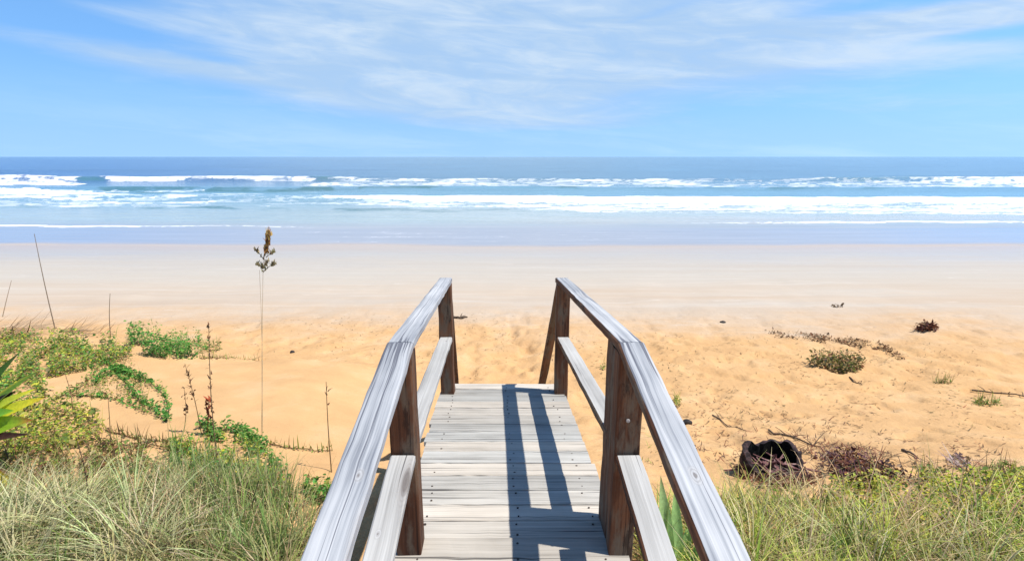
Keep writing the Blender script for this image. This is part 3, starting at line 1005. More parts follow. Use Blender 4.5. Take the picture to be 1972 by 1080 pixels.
lst += [tufts(LG2, 130, 46, [(.34, .42, .16, 3), (.24, .34, .09, 3), (.46, .48, .24, 2), (.60, .57, .36, 2), (.14, .24, .06, 2)], seed=8),
        tufts([(230, 915), (340, 895), (430, 890), (560, 945), (560, 990), (60, 990)], 45, 30, [(.34, .42, .16, 3), (.24, .34, .09, 3), (.46, .44, .24, 2), (.12, .20, .06, 2)], (.12, .26), seed=9),
        tufts([(-100, 1040), (260, 1000), (330, 1150), (-100, 1200)], 26, 60, [(.62, .60, .42, 3), (.52, .54, .34, 2), (.36, .44, .22, 1)], (.4, .65), (.005, .010), .07, seed=10, curl=(.9, 2.0))]
px, py = sample(LG, 2600, 60, 71)
b = ground(px, py); b[:, 2] += rng.random(len(b)) * .10
lst.append(leaves(b, .035, [(.20, .30, .08, 3), (.30, .36, .12, 2), (.30, .20, .11, 2), (.40, .18, .12, .6)]))
v, f_, c = merge(lst)
o = mesh_obj('dune_grass', v, f_, M_GRASS, cols=c)
tag(o, 'sage and straw coloured dune grass left of the boardwalk', 'grass', kind='stuff')

# right dune grass
RG = [(1230, 985), (1330, 985), (1420, 955), (1520, 965), (1600, 1015), (1700, 1030), (1800, 1005), (1880, 1020), (1990, 1000), (2300, 990), (2500, 1420), (1450, 1420), (1330, 1130), (1230, 1080)]
RG2 = [(x_, y_ + (50 if y_ < 990 else 25 if y_ < 1040 else 0)) for x_, y_ in RG]
lst = [grass(RG, 3000, [(.10, .075, .045, 3), (.05, .04, .025, 2), (.14, .12, .05, 2)], (.10, .25), (.006, .012), (1.1, 1.6), (-.2, .2), seed=13), grass(RG, 6000, STRAW, (.10, .25), (.003, .006), (.8, 1.5), (-.3, .6), seed=14),
       grass(RG, 10500, GREENG, (.15, .36), (.003, .0085), (0, .7), (.3, 1.8), wind=2.6, seed=15, clump=75),
       grass([(1400, 960), (2000, 960), (2100, 1400), (1450, 1400)], 1500, STRAW + [(.38, .44, .18, 4)], (.3, .6), (.004, .008), (.1, .8), (.8, 2.2), wind=.5, seed=16)]
lst += [tufts(RG2, 130, 46, [(.46, .54, .10, 3), (.28, .42, .07, 3), (.55, .55, .20, 2), (.66, .62, .38, 1.6), (.12, .24, .04, 2)], seed=18),
        tufts([(1380, 955), (1560, 965), (1700, 1010), (1980, 975), (1980, 1010), (1400, 1000)], 40, 24, [(.40, .50, .10, 3), (.26, .38, .07, 3), (.50, .44, .22, 2), (.12, .20, .05, 2)], (.10, .22), seed=19)]
px, py = sample(RG, 2600, 60, 72)
b = ground(px, py); b[:, 2] += rng.random(len(b)) * .12
lst.append(leaves(b, .035, [(.26, .40, .06, 3), (.42, .48, .08, 3), (.30, .20, .11, 2), (.36, .16, .09, .7)]))
v, f_, c = merge(lst)
o = mesh_obj('dune_grass', v, f_, M_GRASS, cols=c)
tag(o, 'yellow green tangled dune grass right of the boardwalk', 'grass', kind='stuff')


def mat_plant(name, label, cat, poly, n, pal, size=.05, mound=.15, clump=None, seed=1, runner=None, extra=None, group=None, tall=0):
    px, py = sample(poly, n, clump, seed)
    b = ground(px, py)
    b[:, 2] += rng.random(n) ** 1.3 * mound * (.5 + fbm(b[:, 0] * 2, b[:, 1] * 2, seed, 2))
    lst = [leaves(b, size, pal)]
    nd = n // 7
    bd = ground(*sample(poly, nd, clump, seed)); bd[:, 2] += .01
    lst.append(leaves(bd, size * .9, DEAD, up=.3))
    if tall:
        ii = rng.choice(n, tall)
        bb = b[ii].copy(); bb[:, 2] -= mound * .3
        m = tall
        v_, f2 = blades(bb, rng.uniform(0, 6.28, m), rng.uniform(0, .5, m), rng.uniform(0, 1.2, m), rng.uniform(.08, .26, m), rng.uniform(.004, .008, m))
        lst.append((v_, f2, np.repeat(pick(pal, m), 12, 0)))
    if extra: lst += extra
    v_, f2, c_ = merge(lst)
    org = G(*np.mean(np.array(poly), 0))
    o = mesh_obj(name, v_, f2, M_LEAF, cols=c_, origin=org)
    tag(o, label, cat, group)
    return o


def path_pts(pts, n):
    p = np.array(pts, float)
    s = np.concatenate([[0], np.cumsum(np.linalg.norm(np.diff(p, axis=0), axis=1))])
    q = np.linspace(0, s[-1], n)
    return np.interp(q, s, p[:, 0]), np.interp(q, s, p[:, 1])


def runner_plant(name, label, cat, paths, pal, n_per, spread, size=.05, mound=.06, stem_col=(.16, .10, .05), group=None, sprigs=0, tip=None):
    """trailing stems along picture paths laid on the sand, with leaves along them"""
    lst = []; stems = []
    for pts in paths:
        a, b_ = path_pts(pts, 26)
        g = ground(a + rng.normal(0, 1.0, 26), b_ + rng.normal(0, .8, 26)); g[:, 2] += .012
        stems.append(tube(g, .006, .003, stem_col))
        a, b_ = path_pts(pts, n_per)
        a = a + rng.normal(0, spread, n_per); b_ = b_ + rng.normal(0, spread * .55, n_per)
        g = ground(a, b_); g[:, 2] += .01 + rng.random(n_per) * mound
        lst.append(leaves(g, size, pal, up=.4))
        if sprigs:
            a, b_ = path_pts(pts, sprigs)
            g = ground(a, b_ + rng.normal(0, 1.0, sprigs))
            v_, f2 = blades(g, rng.uniform(0, 6.28, sprigs), rng.uniform(0, .3, sprigs), rng.uniform(0, .4, sprigs), rng.uniform(.07, .16, sprigs), rng.uniform(.008, .014, sprigs))
            lst.append((v_, f2, np.repeat(pick(pal, sprigs), 12, 0)))
    org = G(*paths[0][0])
    root = empty(name, org)
    tag(root, label, cat, group)
    v_, f2, c_ = merge(lst)
    mesh_obj('leaf_cover', v_, f2, M_LEAF, root, cols=c_)
    root.children[-1].location = -root.location
    v_, f2, c_ = merge(stems)
    mesh_obj('stem', v_, f2, M_DRY, root, cols=c_)
    root.children[-1].location = -root.location
    for ch in root.children: ch.location = -root.location
    return root


# ------------------------------------------------------------------ left vines and mats
mat_plant('creeper', 'bright green leafy creeper clump at the dune crest beside bare sand', 'creeper',
          [(250, 650), (290, 640), (340, 645), (385, 655), (395, 675), (375, 690), (330, 694), (280, 686), (250, 672)], 2300, VINE + [(.26, .34, .14, 1)], .05, .30, seed=31, tall=260, clump=22)
mat_plant('creeper', 'small grey green creeper tip standing beside bright green clump at crest', 'creeper',
          [(392, 668), (425, 664), (428, 676), (395, 682)], 130, VINE + OLIVE, .06, .16, seed=32, tall=25)
mat_plant('creeper', 'olive and brown creeper mat spreading along the far left dune crest', 'creeper',
          [(-120, 655), (60, 648), (170, 655), (260, 660), (250, 690), (180, 712), (90, 730), (0, 745), (-150, 760)], 9500, OLIVE + VINE + YELLOWG + [(.36, .27, .18, 3)], .047, .18, clump=30, seed=33, tall=250)
mat_plant('creeper', 'yellow green low mound of creeper beside the broad striped leaves', 'creeper',
          [(-60, 800), (60, 785), (120, 775), (170, 792), (205, 822), (190, 850), (120, 872), (40, 885), (-80, 900)], 3000, YELLOWG + OLIVE, .045, .16, seed=34, tall=120)
mat_plant('creeper', 'fresh green creeper strip behind the broad striped leaves at left', 'creeper',
          [(-120, 735), (0, 728), (70, 735), (95, 752), (80, 775), (60, 790), (-60, 805), (-140, 800)], 3400, OLIVE + VINE + YELLOWG, .05, .16, seed=62, clump=34, tall=160)
mat_plant('creeper', 'sparse olive creeper mesh between the looping vine and crest mat', 'creeper',
          [(195, 690), (260, 692), (255, 715), (290, 735), (285, 790), (235, 768), (190, 768), (140, 764), (180, 725)], 900, OLIVE + [(.44, .38, .22, 3)], .035, .05, seed=63, clump=24, tall=60)
mat_plant('creeper', 'straggly brown and olive cover linking yellow green mound to sage grass', 'creeper',
          [(-120, 885), (60, 870), (160, 862), (210, 850), (330, 856), (345, 890), (250, 915), (100, 915), (-100, 920)], 2300, OLIVE + BROWN + [(.44, .38, .22, 3)], .04, .08, seed=64, clump=30, tall=420)
runner_plant('trailing_vine', 'looping green vine trailing over bare sand to a drooping leafy tip', 'vine',
             [[(175, 695), (215, 705), (255, 722), (290, 738), (315, 758), (325, 785), (322, 812)], [(215, 712), (240, 735), (265, 765), (300, 792), (322, 812)], [(180, 740), (205, 722), (240, 718), (275, 732)]], VINE, 420, 4.2, .048, .08)
runner_plant('trailing_vine', 'thin olive vine curving below the looping green vine', 'vine',
             [[(95, 775), (130, 760), (165, 740), (185, 715), (200, 690)], [(140, 762), (190, 764), (225, 770), (262, 786), (290, 797)]], OLIVE + VINE, 230, 4.5, .04, .05)
runner_plant('trailing_vine', 'straight dry vine runner with upright sprigs along dune crest line', 'vine',
             [[(385, 690), (440, 690), (498, 691)]], OLIVE, 60, 2.0, .04, .04, sprigs=34)
runner_plant('trailing_vine', 'reddish vine runner with a row of short upright shoots', 'vine',
             [[(205, 828), (250, 842), (300, 848), (345, 853)]], BROWN + OLIVE, 70, 2.5, .035, .03, (.18, .08, .05), sprigs=28)
runner_plant('trailing_vine', 'bright green vine spilling down the sand near the left handrail', 'vine',
             [[(395, 838), (440, 826), (475, 835), (500, 855), (520, 880), (545, 915)], [(455, 832), (480, 848), (505, 866)], [(390, 815), (410, 835), (420, 850)]], VINE + [(.22, .34, .09, 4)], 330, 6, .042, .10)
runner_plant('trailing_vine', 'bare brown vine runner reaching toward left handrail', 'vine',
             [[(520, 856), (560, 864), (600, 866), (640, 868)]], OLIVE, 45, 3, .035, .03, sprigs=14)
mat_plant('creeper', 'mixed olive and rusty low scrub edging the tall sage grass', 'scrub',
          [(330, 850), (400, 832), (470, 850), (530, 890), (560, 935), (480, 930), (400, 900), (330, 890)], 1300, OLIVE + YELLOWG + VINE, .040, .08, seed=36, clump=26, tall=260)
mat_plant('creeper', 'dark green leafy tuft against the left handrail above the grass', 'tuft',
          [(580, 945), (610, 938), (640, 935), (650, 955), (600, 965)], 260, VINE + OLIVE, .045, .14, seed=37, tall=30)


def brush(name, label, spots, n, L, col=BROWN, az0=0.0, azs=.5):
    b = []
    for (x0, y0, x1, y1) in spots:
        t = rng.random(n)
        g = ground(x0 + (x1 - x0) * t + rng.normal(0, 3, n), y0 + (y1 - y0) * t + rng.normal(0, 2.0, n))
        g[:, 2] += rng.random(n) * .05
        b.append(g)
    b = np.concatenate(b); m = len(b)
    az = rng.normal(az0, azs, m)
    v_, f2 = blades(b, az, rng.uniform(.9, 1.5, m), rng.uniform(-.2, .2, m), rng.uniform(*L, m), rng.uniform(.008, .02, m))
    org = b.mean(0)
    o = mesh_obj(name, v_, f2, M_DRY, cols=np.repeat(pick(col, m), 12, 0), origin=org)
    tag(o, label, 'dead brush')
    return o


GREYB = [(.26, .19, .15, 3), (.36, .28, .22, 2), (.16, .11, .08, 2)]
brush('dead_brush', 'flattened grey brown dead brush at the far left dune edge', [(-60, 640, 90, 628), (-40, 650, 60, 644)], 60, (.3, .9), GREYB, 0.1, .35)
brush('dead_brush', 'sparse dead twigs lying between far dune edge and green clump', [(110, 644, 215, 640), (120, 638, 160, 636)], 40, (.2, .6), GREYB, 0.1, .4)


# ------------------------------------------------------------------ seed stalks
def stalk(label, base_px, top_px, r=.006, col=(.14, .10, .06), seeds=0, head=None, seedcol=(.13, .07, .04), bend=.03, depth=None, name='dry_stalk', spread=.03, start=.35):
    g = G(*base_px)
    d = rays(*top_px)
    top = EYE + d / d[1] * (g[1] if depth is None else depth)
    n = 14
    pts = []
    side = np.array([rng.uniform(-1, 1), rng.uniform(-.3, .3), 0]) * bend
    for i in range(n):
        t = i / (n - 1)
        pts.append(g * (1 - t) + top * t + side * math.sin(t * math.pi) + np.array([0, 0, -.03 * (1 - t)]))
    root = empty(name, g)
    tag(root, label, 'dry stalk' if name == 'dry_stalk' else 'sea oat', 'dry seed stalks on the left dune' if name == 'dry_stalk' else None)
    v_, f2, c_ = tube(pts, r, r * .45, col)
    mesh_obj('stem', v_ - g, f2, M_DRY, root, cols=c_).location = (0, 0, 0)
    pts = np.array(pts)
    if seeds:
        t = rng.uniform(start, 1, seeds) * (n - 1)
        i0 = np.minimum(t.astype(int), n - 2); ft = (t - i0)[:, None]
        b = pts[i0] * (1 - ft) + pts[i0 + 1] * ft
        b = b + rng.normal(0, 1, (seeds, 3)) * np.array([spread, spread, .01]) * .25
        az = rng.uniform(0, 6.28, seeds)
        v_, f2 = blades(b, az, rng.uniform(.2, .9, seeds), rng.uniform(.2, 1.2, seeds), rng.uniform(.6, 1.4, seeds) * spread, rng.uniform(.3, .5, seeds) * spread, 3)
        c_ = np.repeat(pick([(*seedcol, 2), (seedcol[0] * 1.6, seedcol[1] * 1.5, seedcol[2] * 1.4, 1)], seeds), 8, 0)
        mesh_obj('seed_head', v_ - g, f2, M_DRY, root, cols=c_).location = (0, 0, 0)
    return root, pts


stalk('tallest bare grey stalk leaning left at the far dune edge', (106, 632), (66, 450), .010, (.26, .21, .18))
stalk('thin upright stalk standing behind the olive creeper mat', (213, 650), (212, 565), .008, (.22, .17, .14))
stalk('short faint pale stalk leaning right at the picture edge', (4, 610), (22, 540), .010, (.42, .35, .28))
stalk('dark stalk with scattered seeds rising out of the sage grass', (420, 900), (402, 622), .005, (.22, .15, .10), 50, spread=.032, start=.3)
stalk('slim grey stalk beside the left handrail', (638, 905), (628, 735), .006, (.22, .15, .09), 5, spread=.04, start=.7)
stalk('wispy drooping stalk with pale brown seeds over smooth sand', (388, 835), (356, 700), .005, (.30, .20, .11), 26, spread=.05, start=.4)
stalk('short wispy stalk with few brown seeds over smooth sand', (352, 830), (354, 745), .004, (.30, .20, .11), 16, spread=.045, start=.4)
stalk('rusty red seed spike above the green vine', (398, 838), (402, 768), .005, (.22, .08, .04), 34, seedcol=(.22, .05, .025), spread=.05, start=.45)
stalk('dark brown stalk rising through the grass below creeper mound', (168, 1010), (146, 840), .005, (.13, .09, .06), 14, spread=.03, start=.5)
stalk('faint straw stalk standing in front of the bare sand pocket', (212, 860), (208, 765), .005, (.26, .19, .11), 5, spread=.03)
stalk('slender stalk crossing the small sand pocket left of the vine', (140, 800), (124, 715), .005, (.24, .17, .10), 4, spread=.03)
stalk('nearly upright dark grass stalk in sage grass below the spilling green vine', (500, 1000), (508, 935), .006, (.05, .06, .035))
stalk('thin dark grass stalk leaning right, lowest in the sage grass', (478, 1010), (498, 925), .006, (.05, .06, .035))

# tall sea oat with drooping seed head
g = G(505, 838)
root, pts = stalk('tall pale sea oat with a brown and golden seed head against the water', (505, 838), (507, 500), .0036, (.72, .58, .42), bend=.012, name='sea_oat')
topp = pts[-1]
depth = g[1]
lst = []


def at_depth(px, py, y=depth):
    d = rays(px, py)
    return EYE + d / d[1] * y


spine = [topp, at_depth(509, 490), at_depth(513, 465), at_depth(517, 437)]
sv, sf, sc = tube(spine, .006, .003, (.25, .16, .08))
lst.append((sv, sf, sc))


def spikelets(p0, p1, n, size, pal, spread):
    t = rng.random(n)[:, None]
    b = np.asarray(p0) * (1 - t) + np.asarray(p1) * t + rng.normal(0, spread, (n, 3)) * np.array([1, 1, .4])
    az = rng.uniform(0, 6.28, n)
    v_, f2 = blades(b, az, rng.uniform(0, .6, n), rng.uniform(0, .8, n), rng.uniform(.6, 1.3, n) * size, rng.uniform(.35, .55, n) * size, 3)
    return v_, f2, np.repeat(pick(pal, n), 8, 0)


HEAD = [(.42, .22, .09, 3), (.58, .42, .16, 3), (.22, .08, .06, 1.6)]
GRN = [(.34, .31, .20, 2), (.45, .40, .27, 2), (.16, .14, .10, 1)]
lst.append(spikelets(at_depth(513, 488), at_depth(518, 443), 80, .048, HEAD, .012))
lst.append(spikelets(at_depth(507, 525), at_depth(513, 488), 40, .042, GRN, .016))
for (a, b_, n) in (((508, 500), (493, 482), 14), ((508, 522), (530, 508), 22), ((506, 518), (495, 510), 12), ((512, 496), (528, 486), 10)):
    p0 = at_depth(*a); p1 = at_depth(*b_)
    lst.append(tube([p0, (p0 + p1) / 2 + [0, 0, .01], p1], .004, .002, (.16, .12, .08)))
    lst.append(spikelets(p0 * .4 + p1 * .6, p1, n, .045, GRN, .008))
v_, f2, c_ = merge(lst)
mesh_obj('seed_head', v_ - g, f2, M_DRY, root, cols=c_).location = (0, 0, 0)
d0 = G(503, 838)
pp = [d0 + (at_depth(499, 520) - d0) * t + np.array([.02 * math.sin(3 * t), 0, 0]) for t in np.linspace(0, 1, 10)]
v_, f2, c_ = tube(pp, .003, .0015, (.72, .58, .42))
mesh_obj('leaf_blade', v_ - g, f2, M_DRY, root, cols=c_).location = (0, 0, 0)


# ------------------------------------------------------------------ broad leaved plants
def strap(p0, p1, width, sag, colA, colB, tipc, seed, fold=.25, edge=None, twist=0.0, n=14):
    """a long folded leaf from p0 to p1"""
    p0 = np.asarray(p0, float); p1 = np.asarray(p1, float)
    d = p1 - p0; L = np.linalg.norm(d)
    side = np.cross(d, [0, 0, 1.0]); side /= np.linalg.norm(side) + 1e-9
    upv = np.cross(side, d / L)
    side2 = side * math.cos(twist) + upv * math.sin(twist)
    up2 = -side * math.sin(twist) + upv * math.cos(twist)
    V_, C_ = [], []
    for i in range(n):
        t = i / (n - 1)
        c0 = p0 + d * t + np.array([0, 0, sag * 4 * t * (1 - t)])
        w = width * (min(1, .55 + 1.6 * t) if t < .3 else 1.0) * (1 - max(0, (t - .45) / .55) ** 1.7)
        for k, a in enumerate((-1, -.55, 0, .55, 1)):
            V_.append(c0 + side2 * a * w / 2 + up2 * abs(a) * w * fold)
            col = np.array(colA) * (1 - t) + np.array(colB) * t
            if edge is not None and abs(a) == 1: col = np.array(edge)
            if t > .82: col = col * (1 - (t - .82) / .18) + np.array(tipc) * (t - .82) / .18
            C_.append(col)
    F_ = []
    for i in range(n - 1):
        for k in range(4):
            F_.append((i * 5 + k, i * 5 + k + 1, (i + 1) * 5 + k + 1, (i + 1) * 5 + k))
    return np.array(V_), np.array(F_), np.array(C_)


base = G(-95, 900)
root = empty('broad_leaf_plant', base)
tag(root, 'broad leaved plant with lime and yellow striped red tipped leaves at left edge', 'plant')
yb = base[1]
LIME = (.28, .54, .025); YEL = (.80, .75, .035); DKG = (.04, .13, .02); REDT = (.45, .10, .03); PURP = (.06, .03, .04)
specs = [((-60, 800), (78, 712), yb + .2, .085, DKG, (.16, .30, .03), (.10, .15, .03), (.40, .42, .05), .03),
         ((-60, 735), (40, 676), yb + .3, .07, DKG, (.05, .12, .02), (.08, .08, .03), None, .02),
         ((-70, 815), (88, 765), yb, .12, LIME, YEL, (.62, .45, .03), None, .03),
         ((-60, 790), (70, 748), yb + .1, .07, LIME, (.60, .64, .06), YEL, None, .02),
         ((-70, 850), (64, 808), yb - .2, .13, LIME, (.26, .45, .03), REDT, None, .05),
         ((-70, 880), (58, 836), yb - .1, .06, PURP, PURP, PURP, None, .01),
         ((-80, 780), (30, 752), yb + .15, .12, (.02, .03, .02), (.025, .02, .025), PURP, None, .01),
         ((-80, 960), (40, 938), yb - .5, .11, LIME, YEL, REDT, (.60, .30, .03), .02),
         ((-90, 840), (28, 790), yb - .15, .13, (.10, .30, .02), (.16, .42, .03), LIME, None, .04)]
for i, (a, b_, yy, w, cA, cB_, tc, ed, sag) in enumerate(specs):
    p0 = base + np.array([0, 0, .12]) + np.array([random.uniform(-.05, .05), random.uniform(-.05, .05), random.uniform(0, .1)])
    p1 = at_depth(b_[0], b_[1], yy)
    v_, f2, c_ = strap(p0, p1, w * 1.5, sag + .02, cA, cB_, tc, i, .18, ed, twist=random.uniform(-1.0, -.55))
    mesh_obj('leaf', v_ - base, f2, M_LEAF, root, cols=c_, smooth=True).location = (0, 0, 0)

base = G(1290, 1090)
root = empty('broad_leaf_plant', base)
tag(root, 'green strap leaved plant growing behind the right handrail', 'plant')
AG = (.34, .58, .22); AG2 = (.46, .68, .34); AG3 = (.16, .36, .14)
for i, (bx, tx, ty, w, cA, cB_) in enumerate([(0, 1272, 915, .075, AG, AG2), (.05, 1300, 935, .07, AG2, AG), (-.1, 1250, 930, .06, AG3, AG), (.1, 1330, 1005, .07, AG3, AG2), (.14, 1345, 1040, .06, AG3, AG3), (-.05, 1290, 960, .05, AG2, AG2), (.2, 1375, 1050, .05, AG3, AG)]):
    p0 = base + np.array([bx, random.uniform(-.05, .05), -.02])
    p1 = at_depth(tx, ty, base[1] + .1 + random.uniform(-.1, .1))
    v_, f2, c_ = strap(p0, p1, w * 1.05, .01, cA, cB_, (.35, .36, .16), i, .2, None, twist=random.uniform(.25, .6))
    mesh_obj('leaf', v_ - base, f2, M_LEAF, root, cols=c_, smooth=True).location = (0, 0, 0)

# ------------------------------------------------------------------ right side plants and wrack
mat_plant('bush', 'low dark olive bush with rusty base alone on the right sand', 'bush',
          [(1555, 700), (1575, 690), (1610, 688), (1650, 694), (1666, 706), (1650, 716), (1620, 718), (1590, 710), (1560, 708)], 1000, [(.10, .11, .03, 3), (.16, .15, .04, 3), (.06, .06, .02, 3), (.20, .08, .04, 1.3), (.22, .24, .07, 2)], .06, .26, seed=41, tall=140)
mat_plant('grass_tuft', 'tiny olive tuft on bare sand right of the dark bush', 'tuft', [(1795, 735), (1835, 735), (1832, 739), (1798, 739)], 60, OLIVE, .04, .06, seed=42, tall=40)
mat_plant('grass_tuft', 'small green tuft beneath a dark twig at right edge', 'tuft', [(1875, 772), (1915, 770), (1930, 778), (1900, 783), (1880, 780)], 170, OLIVE, .045, .09, seed=43, tall=50)
mat_plant('grass_tuft', 'small yellowish tuft on sand against the right handrail', 'tuft', [(1296, 770), (1308, 765), (1312, 785), (1300, 785)], 90, YELLOWG + OLIVE, .035, .10, seed=44, tall=30)
mat_plant('grass_tuft', 'tiny sprout on sand seen through the right railing', 'tuft', [(1158, 706), (1166, 704), (1168, 712), (1158, 714)], 30, OLIVE, .04, .08, seed=48, tall=8)
mat_plant('creeper_mat', 'bright yellow green creeper patch within the right dune grass', 'creeper',
          [(1590, 945), (1660, 925), (1760, 928), (1880, 930), (1990, 925), (2060, 945), (1990, 1015), (1800, 1020), (1680, 1025), (1590, 1000)], 4800, YELLOWG + [(.12, .20, .04, 1.5)], .036, .15, seed=45, clump=46, tall=260)
mat_plant('creeper_mat', 'brownish dry tufts along the sandy edge of right grass', 'scrub',
          [(1760, 912), (1860, 905), (1972, 918), (2060, 930), (1972, 938), (1850, 928), (1770, 930)], 700, OLIVE + BROWN, .04, .12, seed=46, clump=40, tall=220)


def wrack(name, label, cat, poly, n, pal, size=.05, mound=.06, clump=None, seed=1, sticks=0):
    px, py = sample(poly, n, clump, seed)
    b = ground(px, py); b[:, 2] += .004 + rng.random(n) * mound
    lst = [leaves(b, size, pal, up=.2, aspect=.45)]
    if sticks:
        px, py = sample(poly, sticks, None, seed)
        b = ground(px, py); b[:, 2] += rng.random(sticks) * mound
        v_, f2 = blades(b, rng.uniform(0, 6.28, sticks), rng.uniform(1.0, 1.6, sticks), rng.uniform(-.2, .3, sticks), rng.uniform(.06, .25, sticks), rng.uniform(.005, .012, sticks))
        lst.append((v_, f2, np.repeat(pick(pal, sticks), 12, 0)))
    v_, f2, c_ = merge(lst)
    o = mesh_obj(name, v_, f2, M_DRY, cols=c_, origin=G(*np.mean(np.array(poly), 0)))
    tag(o, label, cat)
    return o


wrack('seaweed_strand', 'broken line of dried brown seaweed above the dark bush', 'seaweed',
      [(1470, 634), (1500, 640), (1560, 643), (1620, 650), (1690, 658), (1715, 665), (1745, 688), (1735, 692), (1700, 672), (1620, 662), (1540, 655), (1475, 643)], 950, BROWN + [(.28, .16, .10, 3)], .06, .04, clump=20, seed=51, sticks=110)
wrack('seaweed_clump', 'reddish brown seaweed clump on the pale damp sand', 'seaweed',
      [(1762, 634), (1778, 630), (1802, 634), (1800, 639), (1764, 639)], 260, RED, .10, .16, seed=52, sticks=20)
wrack('seaweed_clump', 'small flat wrack scrap far out on the damp sand', 'seaweed',
      [(1602, 589), (1622, 588), (1624, 592), (1604, 592)], 40, BROWN + [(.3, .22, .2, 4)], .08, .04, seed=53)
wrack('dead_leaf_heap', 'rusty and purplish heap of dead leaves beside the charred stump', 'leaf heap',
      [(1570, 880), (1620, 872), (1660, 885), (1700, 905), (1760, 925), (1740, 935), (1690, 940), (1640, 938), (1600, 920), (1575, 900)], 1300, RED + [(.12, .05, .08, 3), (.30, .20, .17, 2), (.24, .13, .05, 2), (.05, .03, .03, 3)], .055, .10, seed=54, sticks=160, clump=30)
wrack('dead_leaf_heap', 'dark twiggy debris piled round the foot of the charred stump', 'leaf heap',
      [(1410, 890), (1450, 905), (1500, 918), (1560, 915), (1590, 890), (1570, 940), (1500, 950), (1420, 925)], 420, RED + BROWN + [(.35, .26, .20, 3)], .05, .06, seed=56, sticks=150)
wrack('dead_leaf_heap', 'lilac grey scrap of dead leaves right of a dark stick', 'leaf heap',
      [(1822, 885), (1850, 880), (1866, 895), (1850, 905), (1828, 900)], 110, [(.30, .22, .26, 3), (.42, .36, .36, 2), (.12, .08, .10, 1)], .05, .05, seed=55, sticks=12)
lit = [grass([(1290, 800), (1400, 780), (1560, 800), (1760, 840), (1960, 880), (1960, 905), (1700, 900), (1500, 850), (1420, 880), (1330, 900)], 650, BROWN + RED, (.03, .14), (.005, .011), (1.2, 1.6), (-.1, .2), clump=34, seed=57, sink=-.006),
       grass([(1480, 830), (1560, 835), (1700, 870), (1800, 895), (1650, 890), (1540, 870)], 420, BROWN + RED, (.04, .14), (.006, .012), (1.1, 1.6), (-.1, .2), clump=28, seed=58, sink=-.006),
       grass([(880, 630), (1900, 660), (1972, 700), (1972, 880), (1300, 800), (1100, 720), (1080, 700)], 1300, BROWN + [(.30, .19, .10, 4)], (.03, .10), (.006, .014), (1.3, 1.6), (-.1, .1), clump=60, seed=59, sink=-.006),
       grass([(420, 620), (840, 600), (1060, 600), (1060, 660), (880, 735), (860, 700), (640, 700), (520, 685)], 420, BROWN + [(.32, .21, .11, 4)], (.03, .09), (.006, .014), (1.3, 1.6), (-.1, .1), clump=60, seed=60, sink=-.006),
       grass([(1140, 780), (1200, 740), (1300, 790), (1330, 900), (1230, 900)], 130, BROWN + OLIVE, (.03, .10), (.005, .010), (1.0, 1.6), (-.1, .2), seed=61, sink=-.006)]
v, f_, c = merge(lit)
o = mesh_obj('sand_litter', v, f_, M_DRY, cols=c)
tag(o, 'scattered dark twigs and wrack scraps on the sand', 'litter', kind='stuff')


def stick(label, a, b_, r=.012, lift=.01, twigs=0, col=None, name='driftwood_stick'):
    p0 = G(*a); p1 = G(*b_)
    pts = []
    for t in np.linspace(0, 1, 9):
        p = p0 * (1 - t) + p1 * t
        p[2] = float(h_full(p[0], p[1])) + lift + r * .5
        p = p + np.array([0, 0, rng.normal(0, r * .25)])
        pts.append(p)
    v_, f2, c_ = tube(pts, r, r * .55, (1, 1, 1), 7)
    lst = [(v_, f2, c_)]
    for k in range(twigs):
        i = rng.integers(2, 8); q = pts[i]
        e = q + np.array([rng.uniform(-.2, .2), rng.uniform(-.15, .15), rng.uniform(.03, .12)])
        lst.append(tube([q, (q + e) / 2 + [0, 0, .01], e], r * .5, r * .2, (1, 1, 1)))
    v_, f2, c_ = merge(lst)
    o = mesh_obj(name, v_, f2, M_STICK, origin=pts[0])
    tag(o, label, 'stick')


stick('dark driftwood stick lying on sand between leaf heap and lilac scrap', (1737, 868), (1768, 882), .014)
stick('dark curved driftwood piece on the beach beside the left railing end', (872, 611), (900, 613), .035, .02, 2)
stick('branching dark twig at the right picture edge above a green tuft', (1872, 748), (1985, 763), .016, .03, 5)
stick('thin brown stick lying on sand above the charred stump', (1372, 800), (1437, 832), .010, .01, 2)
stick('crooked twig below the dark bush', (1636, 725), (1660, 742), .012, .01, 3)
stick('dark twig row lying up slope behind the charred stump', (1480, 828), (1580, 862), .014, .01, 6)


def rock(label, px, py, sx_, sy_, sz_, mat=M_STONE, cat='stone', name='stone'):
    import bmesh
    bm = bmesh.new()
    bmesh.ops.create_icosphere(bm, subdivisions=3, radius=1)
    sdv = rng.uniform(0, 50, 3)
    for v in bm.verts:
        n = fbm(np.array([v.co.x * 1.3 + sdv[0]]), np.array([v.co.y * 1.3 + v.co.z + sdv[1]]), 3, 3)[0]
        v.co *= .75 + .55 * n
        v.co.x *= sx_; v.co.y *= sy_; v.co.z *= sz_
    me = bpy.data.meshes.new(name); bm.to_mesh(me); bm.free()
    me.materials.append(mat)
    me.polygons.foreach_set('use_smooth', np.ones(len(me.polygons), bool))
    o = bpy.data.objects.new(name, me); COL.objects.link(o)
    g_ = G(px, py); o.location = (g_[0], g_[1], g_[2] + sz_ * .35)
    tag(o, label, cat)


rock('small round black stone on bare sand left of the boardwalk', 563, 678, .05, .05, .045)
rock('dark rounded stone beside the outside of right handrail', 1323, 814, .07, .05, .045)
rock('small dark pebble at the damp sand edge, right of the railings', 1392, 621, .07, .06, .03)

# ------------------------------------------------------------------ charred hollow stump
sb = G(1488, 912)
root = empty('charred_stump', sb)
tag(root, 'black charred hollow stump half buried behind the right dune grass', 'stump')


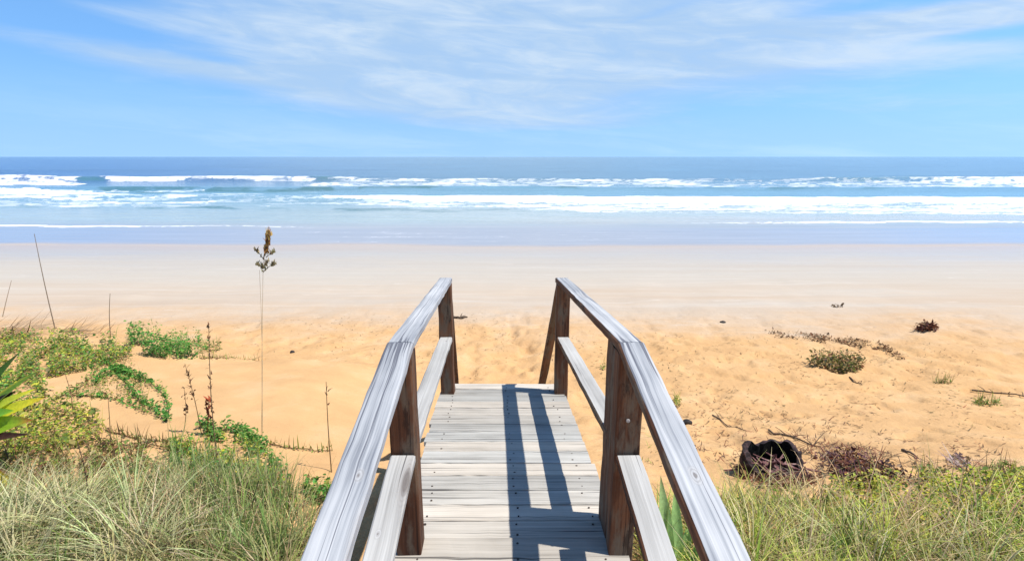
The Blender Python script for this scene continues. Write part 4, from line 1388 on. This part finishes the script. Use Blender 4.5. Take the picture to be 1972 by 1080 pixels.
def shell(r_out, thick, hgt, seed, na=48, nz=7):
    r = np.random.default_rng(seed)
    V_, F_ = [], []
    jag = .6 * fbm(np.linspace(0, 5, na), np.zeros(na), seed, 2) + .4 * fbm(np.linspace(0, 22, na), np.zeros(na), seed + 9, 2)
    jag[-4:] = jag[-4:] * np.linspace(.8, .2, 4) + jag[0] * np.linspace(.2, .8, 4)
    for lay in (0, 1):
        for i in range(nz):
            for k in range(na):
                an = 2 * math.pi * k / na
                front = max(0.0, -math.sin(an))           # lower rim towards the sea of grass
                H_ = hgt * (1 - .72 * front ** .7) * (.52 + .85 * jag[k])
                t = i / (nz - 1)
                rad = (r_out - lay * thick) * (1 + .10 * math.sin(3 * an + seed)) * (1.06 - .10 * t)
                rad += r.normal(0, .006)
                V_.append((rad * 1.25 * math.cos(an), rad * .85 * math.sin(an), -.10 + (H_ + .10) * t))
    for lay in (0, 1):
        o_ = lay * na * nz
        for i in range(nz - 1):
            for k in range(na):
                k2 = (k + 1) % na
                q = (o_ + i * na + k, o_ + i * na + k2, o_ + (i + 1) * na + k2, o_ + (i + 1) * na + k)
                F_.append(q if lay == 0 else q[::-1])
    for k in range(na):
        k2 = (k + 1) % na
        a = (nz - 1) * na
        F_.append((a + k, a + k2, na * nz + a + k2, na * nz + a + k))
    return V_, F_


v_, f2 = shell(.225, .045, .245, 5)
nf_ = len(f2)
mi = np.zeros(nf_, int); mi[6 * 48:12 * 48] = 1
mesh_obj('shell', v_, f2, [M_CHAR, M_CHARIN], root, smooth=False, matidx=mi).location = (0, 0, .0)
V_, F_ = [], []
for i in range(9):
    for k in range(24):
        an = k * math.pi / 12; rr = .235 * i / 8
        hh_ = .115 - .085 * (i / 8) ** 2 + .05 * (fbm(np.array([math.cos(an) * rr * 14]), np.array([math.sin(an) * rr * 14]), 77, 3)[0] - .5)
        V_.append((rr * 1.22 * math.cos(an), rr * .82 * math.sin(an), hh_))
for i in range(8):
    for k in range(24):
        k2 = (k + 1) % 24
        F_.append((i * 24 + k, i * 24 + k2, (i + 1) * 24 + k2, (i + 1) * 24 + k))
mesh_obj('rotten_core', V_, F_, M_CHAR, root).location = (0, 0, 0)
lst = []
for k in range(40):
    an = rng.uniform(0, 6.28); rr = rng.uniform(.02, .16)
    p = np.array([rr * 1.2 * math.cos(an), rr * .8 * math.sin(an) - .03, rng.uniform(.05, .15)])
    e = p + rng.normal(0, 1, 3) * np.array([.13, .07, .05])
    lst.append(tube([p, (p + e) / 2 + rng.normal(0, .008, 3), e], rng.uniform(.010, .026), .006, (1, 1, 1), 6))
for k in range(18):
    x0 = rng.uniform(-.27, .30); p = np.array([x0, -.19 + .05 * rng.normal(), rng.uniform(-.02, .04)])
    e = p + np.array([rng.normal(0, .05), rng.normal(0, .03), rng.uniform(.04, .16)])
    lst.append(tube([p, (p + e) / 2, e], rng.uniform(.012, .028), .007, (1, 1, 1), 6))
v_, f2, c_ = merge(lst)
mesh_obj('splinters', v_, f2, M_SPLINTER, root).location = (0, 0, 0)
